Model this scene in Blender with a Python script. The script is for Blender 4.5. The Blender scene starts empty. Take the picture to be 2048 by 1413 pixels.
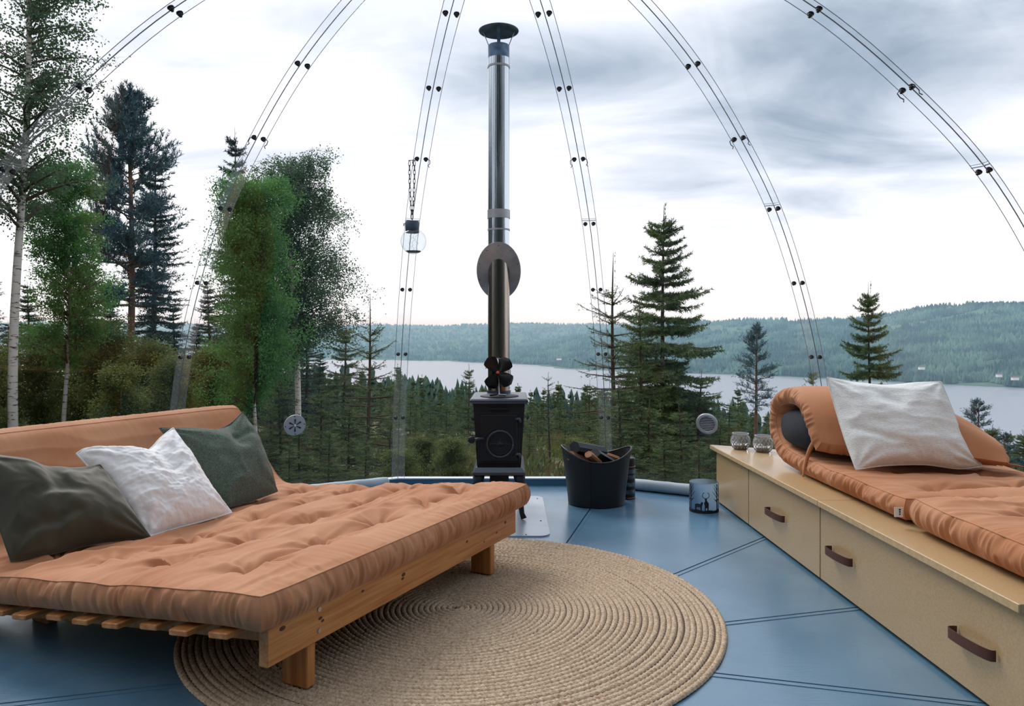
import bpy, math, random
import numpy as np
from mathutils import Vector, Matrix

# ------------------------------------------------------------------ camera, world, light, exposure
SC = bpy.context.scene
COL = SC.collection
F_PX, CX, YH = 1494.0, 1024.0, 671.0
YAW = 0.0022
CAM = np.array([0.054, -2.3805, 1.0])
DV = np.array([math.sin(YAW), math.cos(YAW)])
RV = np.array([math.cos(YAW), -math.sin(YAW)])
cd = bpy.data.cameras.new('camera')
cd.sensor_width = 36.0
cd.lens = 36.0 * F_PX / 2048.0
cd.shift_y = -(706.5 - YH) / 2048.0
cd.clip_start = 0.05
cd.clip_end = 30000
co = bpy.data.objects.new('camera', cd)
COL.objects.link(co)
co.location = CAM
co.rotation_euler = (math.pi / 2, 0, -YAW)
SC.camera = co
SC.view_settings.view_transform = 'Standard'
SC.view_settings.look = 'None'
SC.view_settings.gamma = 1.0
SC.view_settings.use_curve_mapping = False
SC.view_settings.exposure = 0.42
SC.cycles.transparent_max_bounces = 16
SC.cycles.max_bounces = 5
SC.cycles.diffuse_bounces = 2
SC.cycles.glossy_bounces = 2
SC.cycles.transmission_bounces = 5
SC.cycles.volume_bounces = 0
SC.cycles.use_adaptive_sampling = True
SC.cycles.adaptive_threshold = 0.08
SC.cycles.caustics_reflective = False
SC.cycles.caustics_refractive = False

SKY_STRENGTH = 1.0
wd = bpy.data.worlds.new('overcast_sky')
SC.world = wd
wd.use_nodes = True
wn, wl = wd.node_tree.nodes, wd.node_tree.links
wn.clear()
w_out = wn.new('ShaderNodeOutputWorld')
w_bg = wn.new('ShaderNodeBackground')
w_bg.inputs['Strength'].default_value = SKY_STRENGTH
w_tc = wn.new('ShaderNodeTexCoord')
w_sep = wn.new('ShaderNodeSeparateXYZ')
wl.new(w_tc.outputs['Generated'], w_sep.inputs[0])


def wmath(op, a, b=None):
    n = wn.new('ShaderNodeMath')
    n.operation = op
    for i, v in enumerate((a, b)):
        if v is None:
            continue
        if isinstance(v, (int, float)):
            n.inputs[i].default_value = v
        else:
            wl.new(v, n.inputs[i])
    return n.outputs[0]


# cloud layer: the direction projected on a flat deck overhead
w_h = wmath('ADD', wmath('MAXIMUM', w_sep.outputs['Z'], 0.0), 0.16)
w_u = wmath('DIVIDE', w_sep.outputs['X'], w_h)
w_v = wmath('DIVIDE', w_sep.outputs['Y'], w_h)
w_cmb = wn.new('ShaderNodeCombineXYZ')
wl.new(w_u, w_cmb.inputs[0])
wl.new(w_v, w_cmb.inputs[1])


def wnoise(scale, detail, off, rough=0.55, dist=0.0):
    m = wn.new('ShaderNodeMapping')
    m.inputs['Location'].default_value = off
    m.inputs['Scale'].default_value = scale
    wl.new(w_cmb.outputs[0], m.inputs[0])
    n = wn.new('ShaderNodeTexNoise')
    n.inputs['Scale'].default_value = 1.0
    n.inputs['Detail'].default_value = detail
    n.inputs['Roughness'].default_value = rough
    n.inputs['Distortion'].default_value = dist
    wl.new(m.outputs[0], n.inputs['Vector'])
    return n.outputs['Fac']


w_big = wnoise((0.42, 0.62, 1), 2, (1.2, 6.1, 0), 0.5, 0.3)
w_fine = wnoise((1.1, 1.9, 1), 6, (1.7, 4.2, 0), 0.55, 0.6)
w_mix = wmath('ADD', wmath('MULTIPLY', w_big, 0.70), wmath('MULTIPLY', w_fine, 0.30))
# cloud is a little thicker overhead than towards the bright horizon
w_high = wmath('MULTIPLY', wmath('SUBTRACT', w_sep.outputs['Z'], 0.30), 0.50)
w_mix = wmath('SUBTRACT', w_mix, wmath('MINIMUM', wmath('MAXIMUM', w_high, -0.09), 0.035))
w_ramp = wn.new('ShaderNodeValToRGB')
wl.new(w_mix, w_ramp.inputs[0])
cr = w_ramp.color_ramp
cr.elements[0].position = 0.29
cr.elements[0].color = (0.16, 0.22, 0.30, 1)
cr.elements[1].position = 0.52
cr.elements[1].color = (0.94, 0.945, 0.975, 1)
for pos, c in ((0.355, (0.34, 0.41, 0.50)), (0.41, (0.58, 0.63, 0.72)), (0.46, (0.80, 0.82, 0.89))):
    e = cr.elements.new(pos)
    e.color = (*c, 1)
wl.new(w_ramp.outputs[0], w_bg.inputs['Color'])
wl.new(w_bg.outputs[0], w_out.inputs['Surface'])

# unseen soft sun behind the cloud, strengthened to brighten and shape the interior
sl = bpy.data.lights.new('veiled_fill_sun', 'SUN')
sl.energy = 1.7
sl.angle = math.radians(28)
sl.color = (1.0, 0.96, 0.92)
so = bpy.data.objects.new('veiled_fill_sun', sl)
COL.objects.link(so)
so.rotation_euler = Vector((0.40, -0.75, -0.85)).to_track_quat('-Z', 'Y').to_euler()

# ------------------------------------------------------------------ helpers
rng = np.random.default_rng(7)
random.seed(7)


def W(X, Z, z=0.0):
    """camera-frame lateral X, depth Z -> world point"""
    p = CAM[:2] + X * RV + Z * DV
    return np.array([p[0], p[1], z])


def PX(px, py, Z):
    return W((px - CX) / F_PX * Z, Z, 1 - (py - YH) * Z / F_PX)


def GR(px, py, z0=0.0):
    return PX(px, py, (1 - z0) * F_PX / (py - YH))


def srgb(r, g, b):
    f = lambda c: (c / 255 / 12.92) if c / 255 <= 0.04045 else ((c / 255 + 0.055) / 1.055) ** 2.4
    return (f(r), f(g), f(b), 1.0)


_T = np.random.default_rng(3).random((256, 256))


def vnoise(x, y):
    """smooth value noise, about -1..1"""
    x = np.asarray(x, float)
    y = np.asarray(y, float)
    xi = np.floor(x).astype(int)
    yi = np.floor(y).astype(int)
    fx, fy = x - xi, y - yi
    fx = fx * fx * fx * (fx * (fx * 6 - 15) + 10)
    fy = fy * fy * fy * (fy * (fy * 6 - 15) + 10)
    g = lambda a, b: _T[a & 255, b & 255]
    v = (g(xi, yi) * (1 - fx) + g(xi + 1, yi) * fx) * (1 - fy) + (g(xi, yi + 1) * (1 - fx) + g(xi + 1, yi + 1) * fx) * fy
    return v * 2 - 1


def fbm(x, y, o=4, g=0.5):
    s, a = 0, 1
    for i in range(o):
        s = s + a * vnoise(np.asarray(x) * 2 ** i + 17.3 * i, np.asarray(y) * 2 ** i + 9.1 * i)
        a *= g
    return s


def ridge(x, y):
    return 1 - np.abs(vnoise(x, y)) * 2


# ---- materials
def mat(name, col, rough=0.6, metal=0.0, var=None, vscale=8.0, vstretch=(1, 1, 1), bump=0.0, bscale=60.0, bstretch=(1, 1, 1),
        sheen=0.0, rotz=0.0, coat=0.0, detail=4.0, trans=0.0, ior=1.45, spec=0.5, rampin=(0.35, 0.65), subs=0.0):
    m = bpy.data.materials.new(name)
    m.use_nodes = True
    nt = m.node_tree
    N, L = nt.nodes, nt.links
    b = N['Principled BSDF']
    b.inputs['Base Color'].default_value = col
    b.inputs['Roughness'].default_value = rough
    b.inputs['Metallic'].default_value = metal
    b.inputs['Specular IOR Level'].default_value = spec
    b.inputs['IOR'].default_value = ior
    b.inputs['Transmission Weight'].default_value = trans
    if coat:
        b.inputs['Coat Weight'].default_value = coat
        b.inputs['Coat Roughness'].default_value = 0.15
    if sheen:
        b.inputs['Sheen Weight'].default_value = sheen
        b.inputs['Sheen Roughness'].default_value = 0.4
        b.inputs['Sheen Tint'].default_value = (1, 0.93, 0.88, 1)
    tc = N.new('ShaderNodeTexCoord')

    def coords(st):
        a = N.new('ShaderNodeMapping')
        a.inputs['Rotation'].default_value = (0, 0, -rotz)
        L.new(tc.outputs['Object'], a.inputs[0])
        s = N.new('ShaderNodeMapping')
        s.inputs['Scale'].default_value = st
        L.new(a.outputs[0], s.inputs[0])
        return s.outputs[0]

    if var is not None:
        n = N.new('ShaderNodeTexNoise')
        n.inputs['Scale'].default_value = vscale
        n.inputs['Detail'].default_value = detail
        n.inputs['Distortion'].default_value = 0.3
        L.new(coords(vstretch), n.inputs['Vector'])
        r = N.new('ShaderNodeValToRGB')
        r.color_ramp.elements[0].position = rampin[0]
        r.color_ramp.elements[1].position = rampin[1]
        r.color_ramp.elements[0].color = col
        r.color_ramp.elements[1].color = var
        L.new(n.outputs['Fac'], r.inputs[0])
        L.new(r.outputs[0], b.inputs['Base Color'])
    if bump:
        n2 = N.new('ShaderNodeTexNoise')
        n2.inputs['Scale'].default_value = bscale
        n2.inputs['Detail'].default_value = 5
        L.new(coords(bstretch), n2.inputs['Vector'])
        bp = N.new('ShaderNodeBump')
        bp.inputs['Strength'].default_value = bump
        bp.inputs['Distance'].default_value = 0.01
        L.new(n2.outputs['Fac'], bp.inputs['Height'])
        L.new(bp.outputs[0], b.inputs['Normal'])
    return m


def clear_mat(name, tint, gloss, rough=0.02, f0=0.06, frost=0.0):
    """thin clear sheet: see-through with a Fresnel reflection"""
    m = bpy.data.materials.new(name)
    m.use_nodes = True
    N, L = m.node_tree.nodes, m.node_tree.links
    N.clear()
    o = N.new('ShaderNodeOutputMaterial')
    t = N.new('ShaderNodeBsdfTransparent')
    t.inputs[0].default_value = tint
    g = N.new('ShaderNodeBsdfGlossy')
    g.inputs['Roughness'].default_value = rough
    lw = N.new('ShaderNodeLayerWeight')
    lw.inputs['Blend'].default_value = 0.5
    pw = N.new('ShaderNodeMath')
    pw.operation = 'POWER'
    pw.inputs[1].default_value = 5.0
    L.new(lw.outputs['Facing'], pw.inputs[0])
    mu = N.new('ShaderNodeMath')
    mu.operation = 'MULTIPLY_ADD'
    mu.inputs[1].default_value = gloss * (1 - f0)
    mu.inputs[2].default_value = gloss * f0
    L.new(pw.outputs[0], mu.inputs[0])
    mx = N.new('ShaderNodeMixShader')
    L.new(mu.outputs[0], mx.inputs[0])
    L.new(t.outputs[0], mx.inputs[1])
    L.new(g.outputs[0], mx.inputs[2])
    out = mx.outputs[0]
    if frost:
        tr = N.new('ShaderNodeBsdfTranslucent')
        tr.inputs[0].default_value = (0.9, 0.93, 0.96, 1)
        m2 = N.new('ShaderNodeMixShader')
        m2.inputs[0].default_value = frost
        L.new(out, m2.inputs[1])
        L.new(tr.outputs[0], m2.inputs[2])
        out = m2.outputs[0]
    L.new(out, o.inputs['Surface'])
    return m


# ---- meshes and objects
class MB:
    """collects shapes that belong to ONE part"""

    def __init__(self):
        self.v, self.f = [], []

    def add(self, verts, faces):
        o = len(self.v)
        self.v.extend([tuple(map(float, p)) for p in verts])
        self.f.extend([tuple(i + o for i in q) for q in faces])
        return self

    def box(self, c, s, ax=None, taper=1.0, bev=0.0):
        """box centre c, full sizes s, axes ax (3x3 rows); bev chamfers all edges lightly"""
        ax = np.eye(3) if ax is None else np.asarray(ax, float)
        h = np.asarray(s, float) / 2
        c = np.asarray(c, float)
        b = min(bev, *(h * 0.9)) if bev else 0
        if not b:
            P = []
            for z in (-1, 1):
                k = taper if z > 0 else 1
                for x, y in ((-1, -1), (1, -1), (1, 1), (-1, 1)):
                    P.append(c + ax[0] * x * h[0] * k + ax[1] * y * h[1] * k + ax[2] * z * h[2])
            return self.add(P, [(3, 2, 1, 0), (4, 5, 6, 7), (0, 1, 5, 4), (1, 2, 6, 5), (2, 3, 7, 6), (3, 0, 4, 7)])
        P = []
        lev = ((-h[2], b), (-h[2] + b, 0), (h[2] - b, 0), (h[2], b))
        for i, (z, ins) in enumerate(lev):
            k = taper if i > 1 else 1
            hx, hy = h[0] * k - ins, h[1] * k - ins
            for x, y in ((-hx, -hy + b), (-hx + b, -hy), (hx - b, -hy), (hx, -hy + b), (hx, hy - b), (hx - b, hy), (-hx + b, hy), (-hx, hy - b)):
                P.append(c + ax[0] * x + ax[1] * y + ax[2] * z)
        fc = [tuple(range(7, -1, -1)), tuple(range(24, 32))]
        for i in range(3):
            for j in range(8):
                k = (j + 1) % 8
                fc.append((i * 8 + j, i * 8 + k, i * 8 + 8 + k, i * 8 + 8 + j))
        return self.add(P, fc)

    def tube(self, pts, rad, n=8, cap=True, ry=None):
        pts = np.asarray(pts, float)
        m = len(pts)
        rad = np.broadcast_to(np.asarray(rad, float), (m,))
        t = np.gradient(pts, axis=0)
        t /= np.linalg.norm(t, axis=1)[:, None] + 1e-12
        up = np.array([0, 0, 1.0]) if abs(t[0, 2]) < 0.9 else np.array([0, 1.0, 0])
        P = []
        a = np.cross(t[0], up)
        a /= np.linalg.norm(a)
        for i in range(m):
            a = a - t[i] * (a @ t[i])
            a /= np.linalg.norm(a) + 1e-12
            b = np.cross(t[i], a)
            for k in range(n):
                w = 2 * math.pi * k / n
                P.append(pts[i] + (a * math.cos(w) + b * math.sin(w)) * rad[i])
        fc = []
        for i in range(m - 1):
            for k in range(n):
                j = (k + 1) % n
                fc.append((i * n + k, i * n + j, i * n + n + j, i * n + n + k))
        if cap:
            fc.append(tuple(range(n - 1, -1, -1)))
            fc.append(tuple(range((m - 1) * n, m * n)))
        return self.add(P, fc)

    def lathe(self, prof, c=(0, 0, 0), n=32, ax=None, cap=False, sx=1.0, sy=1.0):
        """prof: (r, z) pairs turned round the third axis of ax"""
        ax = np.eye(3) if ax is None else np.asarray(ax, float)
        c = np.asarray(c, float)
        P = []
        for r, z in prof:
            for k in range(n):
                w = 2 * math.pi * k / n
                P.append(c + ax[0] * r * math.cos(w) * sx + ax[1] * r * math.sin(w) * sy + ax[2] * z)
        fc = []
        for i in range(len(prof) - 1):
            for k in range(n):
                j = (k + 1) % n
                fc.append((i * n + k, i * n + j, i * n + n + j, i * n + n + k))
        if cap:
            fc.append(tuple(range(n - 1, -1, -1)))
            m = len(prof)
            fc.append(tuple(range((m - 1) * n, m * n)))
        return self.add(P, fc)

    def prism(self, poly, d):
        """extrude a planar polygon (list of 3D points) by vector d"""
        n = len(poly)
        d = np.asarray(d, float)
        P = [np.asarray(p, float) for p in poly] + [np.asarray(p, float) + d for p in poly]
        fc = [tuple(range(n - 1, -1, -1)), tuple(range(n, 2 * n))]
        for i in range(n):
            j = (i + 1) % n
            fc.append((i, j, n + j, n + i))
        return self.add(P, fc)

    def build(self, name, m, parent=None, smooth=False, auto=None):
        return mk(name, np.array(self.v).reshape(-1, 3), self.f, m, parent, smooth, auto)


def root_of(p):
    while p.parent is not None:
        p = p.parent
    return p


def new_mesh(name, V, faces, m, smooth=False):
    me = bpy.data.meshes.new(name)
    V = np.asarray(V, np.float32)
    if isinstance(faces, np.ndarray):
        k = faces.shape[1]
        me.vertices.add(len(V))
        me.vertices.foreach_set('co', V.ravel())
        me.loops.add(faces.size)
        me.loops.foreach_set('vertex_index', faces.ravel().astype(np.int32))
        me.polygons.add(len(faces))
        me.polygons.foreach_set('loop_start', np.arange(0, faces.size, k, dtype=np.int32))
        me.update(calc_edges=True)
        me.validate()
    else:
        me.from_pydata([tuple(map(float, p)) for p in V], [], faces)
        me.update()
    if smooth:
        me.polygons.foreach_set('use_smooth', np.ones(len(me.polygons), bool))
    for x in (m if isinstance(m, (list, tuple)) else [m]):
        me.materials.append(x)
    return me


def mk(name, V, faces, m, parent=None, smooth=False, auto=None):
    V = np.array(V, float)
    if parent is not None:
        V = V - np.array(root_of(parent).location)
    me = new_mesh(name, V, faces, m, smooth or auto is not None)
    if auto is not None:
        me.set_sharp_from_angle(angle=math.radians(auto))
    o = bpy.data.objects.new(name, me)
    COL.objects.link(o)
    if parent is not None:
        o.parent = parent
    return o


def thing(name, label, cat, loc, group=None, kind=None):
    o = bpy.data.objects.new(name, None)
    o.empty_display_size = 0.1
    COL.objects.link(o)
    o.location = [float(c) for c in loc]
    return tag(o, label, cat, group, kind)


def tag(o, label=None, cat=None, group=None, kind=None):
    for k, v in (('label', label), ('category', cat), ('group', group), ('kind', kind)):
        if v:
            o[k] = v
    return o


def struct(name, loc=(0, 0, 0), label=None):
    o = bpy.data.objects.new(name, None)
    COL.objects.link(o)
    o.location = [float(c) for c in loc]
    return tag(o, label, None, None, 'structure')


def grid_faces(nu, nv, flip=False):
    i, j = np.meshgrid(np.arange(nu - 1), np.arange(nv - 1), indexing='ij')
    a = (i * nv + j).ravel()
    q = np.stack([a, a + nv, a + nv + 1, a + 1], 1)
    return q[:, ::-1] if flip else q


# ------------------------------------------------------------------ palette
M = {}
M['floor'] = mat('blue_grey_floor_paint', srgb(82, 118, 143), 0.23, var=srgb(94, 130, 154), vscale=3, bump=0.08, bscale=25, bstretch=(1, 6, 1), spec=0.9, ior=1.6)
M['floor_dark'] = mat('dark_gap', srgb(24, 32, 40), 0.8)
M['curb'] = mat('curb_blue_paint', srgb(62, 104, 134), 0.5, var=srgb(72, 116, 146), vscale=4)
M['rim'] = mat('white_rim', srgb(225, 230, 236), 0.5)
M['tube'] = mat('pale_grey_sleeve', srgb(176, 188, 198), 0.55, var=srgb(158, 170, 182), vscale=6)
M['panel'] = clear_mat('clear_dome_sheet', (0.985, 0.99, 0.995, 1), 0.4, 0.015)
M['strip'] = clear_mat('clear_joint_strip', (0.95, 0.97, 0.985, 1), 0.8, 0.06, frost=0.035)
M['edge'] = mat('strip_edge_glint', srgb(150, 160, 172), 0.25, 0.6, spec=0.9)  # imitates light caught in the cut edges of the clear strips
M['seam'] = mat('seam_gap_line', srgb(92, 102, 114), 0.25, 0.4, spec=0.9)  # for the added tube that draws the dark seam gap
M['bolt'] = mat('dark_bolt', srgb(58, 60, 64), 0.35, 0.7)
M['hook'] = mat('clear_hook', srgb(110, 120, 132), 0.2, 0.2, spec=0.9)
M['steel'] = mat('polished_steel', srgb(196, 206, 216), 0.13, 1.0, bump=0.03, bscale=12, bstretch=(1, 1, 0.1))
M['steel_worn'] = mat('heat_tinted_steel', srgb(172, 168, 164), 0.22, 1.0, var=srgb(150, 118, 88), vscale=3.0, vstretch=(3, 3, 0.6), bump=0.05, bscale=20, rampin=(0.45, 0.7))
M['steel_dull'] = mat('brushed_plate', srgb(196, 200, 206), 0.42, 0.25, var=srgb(164, 170, 178), vscale=9)
M['cap'] = mat('blue_lit_cowl_steel', srgb(116, 146, 178), 0.4, 0.25, var=srgb(76, 106, 138), vscale=20)  # blue light on the cowl is put into its base colour
M['iron'] = mat('black_cast_iron', srgb(24, 30, 38), 0.55, 0.0, bump=0.12, bscale=160, spec=0.35)
M['iron_lite'] = mat('worn_iron_edge', srgb(64, 74, 86), 0.36, 0.4, spec=0.7)
M['fan'] = mat('black_fan_metal', srgb(26, 26, 28), 0.35, 0.4, spec=0.7)
M['fan_alu'] = mat('fan_stand_metal', srgb(180, 182, 186), 0.3, 0.9)
M['red'] = mat('orange_red_hub', srgb(216, 92, 60), 0.45)
M['hearth'] = mat('hearth_plate_steel', srgb(182, 190, 200), 0.28, 0.35, var=srgb(168, 178, 190), vscale=5)
M['leather_black'] = mat('black_leather', srgb(20, 24, 29), 0.42, bump=0.10, bscale=120, spec=0.5)
M['leather_brown'] = mat('brown_leather', srgb(84, 48, 34), 0.5, bump=0.1, bscale=150)
M['log'] = mat('split_wood', srgb(176, 132, 96), 0.75, var=srgb(150, 92, 58), vscale=18, vstretch=(1, 4, 4))
M['bark'] = mat('log_bark', srgb(112, 62, 42), 0.85, var=srgb(70, 44, 34), vscale=30, bump=0.3, bscale=60)
M['charred'] = mat('dark_log', srgb(46, 52, 60), 0.6, bump=0.2, bscale=60)
M['jute'] = mat('jute_braid', srgb(164, 136, 108), 0.85, var=srgb(214, 193, 166), vscale=110, detail=3, bump=0.5, bscale=300, rampin=(0.28, 0.66))
M['futon'] = mat('terracotta_canvas', srgb(175, 115, 77), 0.85, var=srgb(190, 136, 99), vscale=3.0, bump=0.06, bscale=420, sheen=0.12)
M['pine'] = mat('orange_pine', srgb(206, 146, 86), 0.5, var=srgb(176, 108, 54), vscale=5, vstretch=(0.6, 9, 14), rotz=math.atan2(0.899, 0.4377), bump=0.05, bscale=40, coat=0.15)
M['pine_x'] = mat('orange_pine_cross', srgb(196, 134, 76), 0.5, var=srgb(164, 98, 48), vscale=5, vstretch=(9, 9, 0.6), bump=0.05, bscale=40)
M['knot'] = mat('pine_knot', srgb(84, 46, 22), 0.6)
M['ply'] = mat('tan_board', srgb(192, 162, 120), 0.35, var=srgb(180, 150, 108), vscale=150, detail=8, coat=0.35)
M['ply_edge'] = mat('tan_board_edge', srgb(204, 176, 134), 0.45, var=srgb(190, 160, 118), vscale=60)
M['olive'] = mat('olive_velvet', srgb(62, 62, 50), 0.75, var=srgb(78, 77, 64), vscale=3.5, sheen=0.5, bump=0.03, bscale=200)
M['white_fur'] = mat('white_fleece', srgb(238, 238, 238), 0.9, sheen=0.3, bump=0.35, bscale=46)
M['green_terry'] = mat('grey_green_terry', srgb(92, 108, 96), 0.95, var=srgb(64, 80, 70), vscale=160, detail=2, sheen=0.3, bump=0.6, bscale=220)
M['cream'] = mat('off_white_boucle', srgb(238, 240, 238), 0.92, var=srgb(222, 225, 224), vscale=170, vstretch=(0.6, 0.6, 1.5), bump=0.25, bscale=150, bstretch=(0.6, 0.6, 1.5))
M['navy'] = mat('charcoal_blue_bolster', srgb(38, 44, 54), 0.9, bump=0.2, bscale=200)
M['tagw'] = mat('white_tag', srgb(228, 230, 232), 0.8)
M['ink'] = mat('black_print', srgb(18, 20, 24), 0.6)
M['glass'] = mat('clear_glass', (0.96, 0.98, 1, 1), 0.02, trans=1.0, ior=1.3)
M['glass_thin'] = clear_mat('thin_globe_glass', (0.90, 0.93, 0.95, 1), 1.0, 0.03)
M['cut_glass'] = mat('cut_glass', (0.96, 0.96, 0.97, 1), 0.03, trans=0.85, ior=1.45)
M['frost'] = clear_mat('frosted_glass', (0.50, 0.66, 0.78, 1), 1.0, 0.12, frost=0.2)
M['solar'] = mat('lamp_cap', srgb(66, 90, 112), 0.5)
M['wax'] = mat('dark_lid', srgb(40, 44, 50), 0.4)
M['plastic_grey'] = mat('grey_vent_plastic', srgb(176, 182, 190), 0.45)
M['vent_dark'] = mat('vent_shadow', srgb(44, 50, 56), 0.7)
M['tin'] = mat('dark_tin', srgb(34, 36, 40), 0.4, 0.3)
M['copper'] = mat('copper_band', srgb(150, 96, 66), 0.4, 0.6)
M['tinpic'] = mat('tin_print', srgb(96, 116, 130), 0.5, var=srgb(40, 50, 60), vscale=28)
# outdoors


def leafy(name, col, var, vscale, tr=0.45):
    m = mat(name, col, 0.6, var=var, vscale=vscale)
    N, L = m.node_tree.nodes, m.node_tree.links
    b, o = N['Principled BSDF'], N['Material Output']
    t = N.new('ShaderNodeBsdfTranslucent')
    L.new(b.inputs['Base Color'].links[0].from_socket, t.inputs[0])
    x = N.new('ShaderNodeMixShader')
    x.inputs[0].default_value = tr
    L.new(b.outputs[0], x.inputs[1])
    L.new(t.outputs[0], x.inputs[2])
    L.new(x.outputs[0], o.inputs['Surface'])
    return m


M['ground'] = mat('forest_floor', srgb(104, 92, 64), 0.95, var=srgb(74, 84, 52), vscale=0.9, bump=0.6, bscale=6, detail=8)
M['spruce'] = leafy('spruce_needles', srgb(58, 86, 60), srgb(116, 136, 80), 2.4, 0.25)  # yellowish variation stands in for lit twig tips
M['spruce_blue'] = mat('blue_spruce_needles', srgb(52, 82, 76), 0.6, var=srgb(72, 100, 88), vscale=1.5)
M['pine_n'] = mat('hazed_pine_needles', srgb(62, 94, 104), 0.6, var=srgb(84, 114, 116), vscale=1.2)  # haze is put into the needle colour as a bluer tint
M['bark_s'] = mat('spruce_bark', srgb(82, 70, 60), 0.9, bump=0.4, bscale=30)
M['bark_p'] = mat('pine_bark', srgb(124, 88, 66), 0.9, var=srgb(92, 74, 62), vscale=4, bump=0.4, bscale=20)
M['bark_b'] = mat('birch_bark', srgb(214, 208, 200), 0.8, var=srgb(60, 56, 52), vscale=5, vstretch=(1.2, 1.2, 7), rampin=(0.56, 0.66))
M['leaf'] = leafy('birch_leaf', srgb(68, 124, 66), srgb(108, 158, 84), 1.6)
M['leaf_dark'] = leafy('birch_leaf_dark', srgb(70, 98, 74), srgb(92, 120, 88), 1.4)
M['leaf_olive'] = leafy('birch_leaf_olive', srgb(88, 108, 54), srgb(126, 132, 72), 1.4)
M['heather'] = leafy('heather', srgb(112, 98, 66), srgb(84, 102, 58), 1.1)
M['lake'] = mat('lake_water', srgb(128, 140, 156), 0.32, spec=0.9)
M['far_slope'] = mat('hazed_far_floor', srgb(54, 82, 78), 0.95, var=srgb(88, 112, 94), vscale=0.004)  # bluish haze tint mixed into the slope colour
M['far_tree'] = mat('hazed_far_canopy', srgb(32, 58, 62), 0.9, var=srgb(84, 116, 104), vscale=0.008, rampin=(0.42, 0.62))  # part of the distance haze is put into this blue canopy colour
M['mid_tree'] = mat('hazed_mid_canopy', srgb(44, 68, 60), 0.9, var=srgb(64, 88, 70), vscale=0.03)  # canopy colour dulled to look hazier
M['house'] = mat('white_house', srgb(230, 230, 228), 0.7)
M['rock'] = mat('granite_boulder', srgb(128, 126, 122), 0.9, var=srgb(92, 92, 88), vscale=6, bump=0.5, bscale=14)

# ------------------------------------------------------------------ the dome: floor, curb, clear panels, ribs
APO = 2.586                                    # floor apothem (12 sides)
RB = APO / math.cos(math.radians(15))
PROF = np.array([(2.690, 0.045), (2.6122, 0.4631), (2.4773, 0.8842), (2.2539, 1.2837), (1.968, 1.6455),
                 (1.6074, 1.9353), (1.2029, 2.1791), (0.7513, 2.347), (0.30, 2.43), (0.0, 2.45)])


def catmull(P, n):
    P = np.asarray(P, float)
    Q = np.vstack([2 * P[0] - P[1], P, 2 * P[-1] - P[-2]])
    out = []
    for i in range(len(P) - 1):
        a, b, c, d = Q[i:i + 4]
        for t in np.linspace(0, 1, n, endpoint=False):
            out.append(0.5 * (2 * b + (c - a) * t + (2 * a - 5 * b + 4 * c - d) * t * t + (3 * b - a - 3 * c + d) * t ** 3))
    out.append(P[-1])
    return np.array(out)


PROFS = catmull(PROF, 6)


def dome_r(z):
    return np.interp(z, PROFS[:, 1], PROFS[:, 0])


def pol(r, deg, z=0.0):
    a = math.radians(deg)
    return np.array([r * math.sin(a), r * math.cos(a), z])


floor_o = tag(MB().prism([pol(RB, 15 + 30 * k, -0.03) for k in range(12)][::-1], (0, 0, 0.022)).build('floor', M['floor_dark']),
              'blue-grey painted floor of twelve wedge panels', None, None, 'structure')
for k in range(12):
    a0, a1 = 15 + 30 * k, 45 + 30 * k
    mid = pol(1, a0 + 15)
    inset = 0.003 / math.sin(math.radians(15))
    c = mid * inset
    p0, p1 = pol(RB, a0), pol(RB, a1)
    e0, e1 = p0 - pol(0, 0), p1
    t = (p1 - p0) / np.linalg.norm(p1 - p0)
    q0, q1 = p0 + t * 0.003, p1 - t * 0.003
    MB().prism([c + (0, 0, -0.008), q0 + (0, 0, -0.008), q1 + (0, 0, -0.008)], (0, 0, 0.008)).build('floor_panel', M['floor'], floor_o)
    for s in (1, -1):                          # raised cover strips either side of each gap
        u = pol(1, a0)
        n = np.array([u[1], -u[0], 0]) * s
        pts = [u * 0.12 + n * 0.004, u * (RB - 0.02) + n * 0.004, u * (RB - 0.02) + n * 0.022, u * 0.12 + n * 0.022]
        if s < 0:
            pts = pts[::-1]
        MB().prism([p + (0, 0, 0.0) for p in pts][::-1], (0, 0, 0.0022)).build('seam_strip', M['floor'], floor_o)

deck = MB().prism([pol(RB + 0.16, 15 + 30 * k, -0.62) for k in range(12)][::-1], (0, 0, 0.57))
tag(deck.build('trim_1', M['bark_s']), 'timber deck under the dome floor', None, None, 'structure')

curb = struct('baseboard_round', label='low blue curb with a white rim round the floor')
for k in range(12):
    if k == 5:
        continue                               # doorway side, behind the camera
    p0, p1 = pol(RB, 15 + 30 * k), pol(RB, 45 + 30 * k)
    n = -pol(1, 30 + 30 * k)
    q0, q1 = p0 * (1 + 0.05 / RB), p1 * (1 + 0.05 / RB)
    b = MB().prism([p0, p1, q1, q0], (0, 0, 0.044)).build('curb_board', M['curb'], curb)
    i0, i1 = p0 * (1 - 0.006 / RB), p1 * (1 - 0.006 / RB)
    MB().prism([i0 + (0, 0, 0.044), i1 + (0, 0, 0.044), q1 + (0, 0, 0.044), q0 + (0, 0, 0.044)], (0, 0, 0.007)).build('rim', M['rim'], b)

dome = struct('wall_dome', label='clear dome wall of curved plastic panels joined by bolted strips')
NPR = len(PROFS)
for k in range(12):
    if k == 5:
        continue
    a0, a1 = 15 + 30 * k, 45 + 30 * k
    nv = 5
    V = np.zeros((NPR, nv, 3))
    for i, (r, z) in enumerate(PROFS):
        A, B = pol(r, a0, z), pol(r, a1, z)
        for j in range(nv):
            V[i, j] = A + (B - A) * j / (nv - 1)
    mk('panel', V.reshape(-1, 3), grid_faces(NPR, nv), M['panel'], dome, smooth=True)


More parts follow.
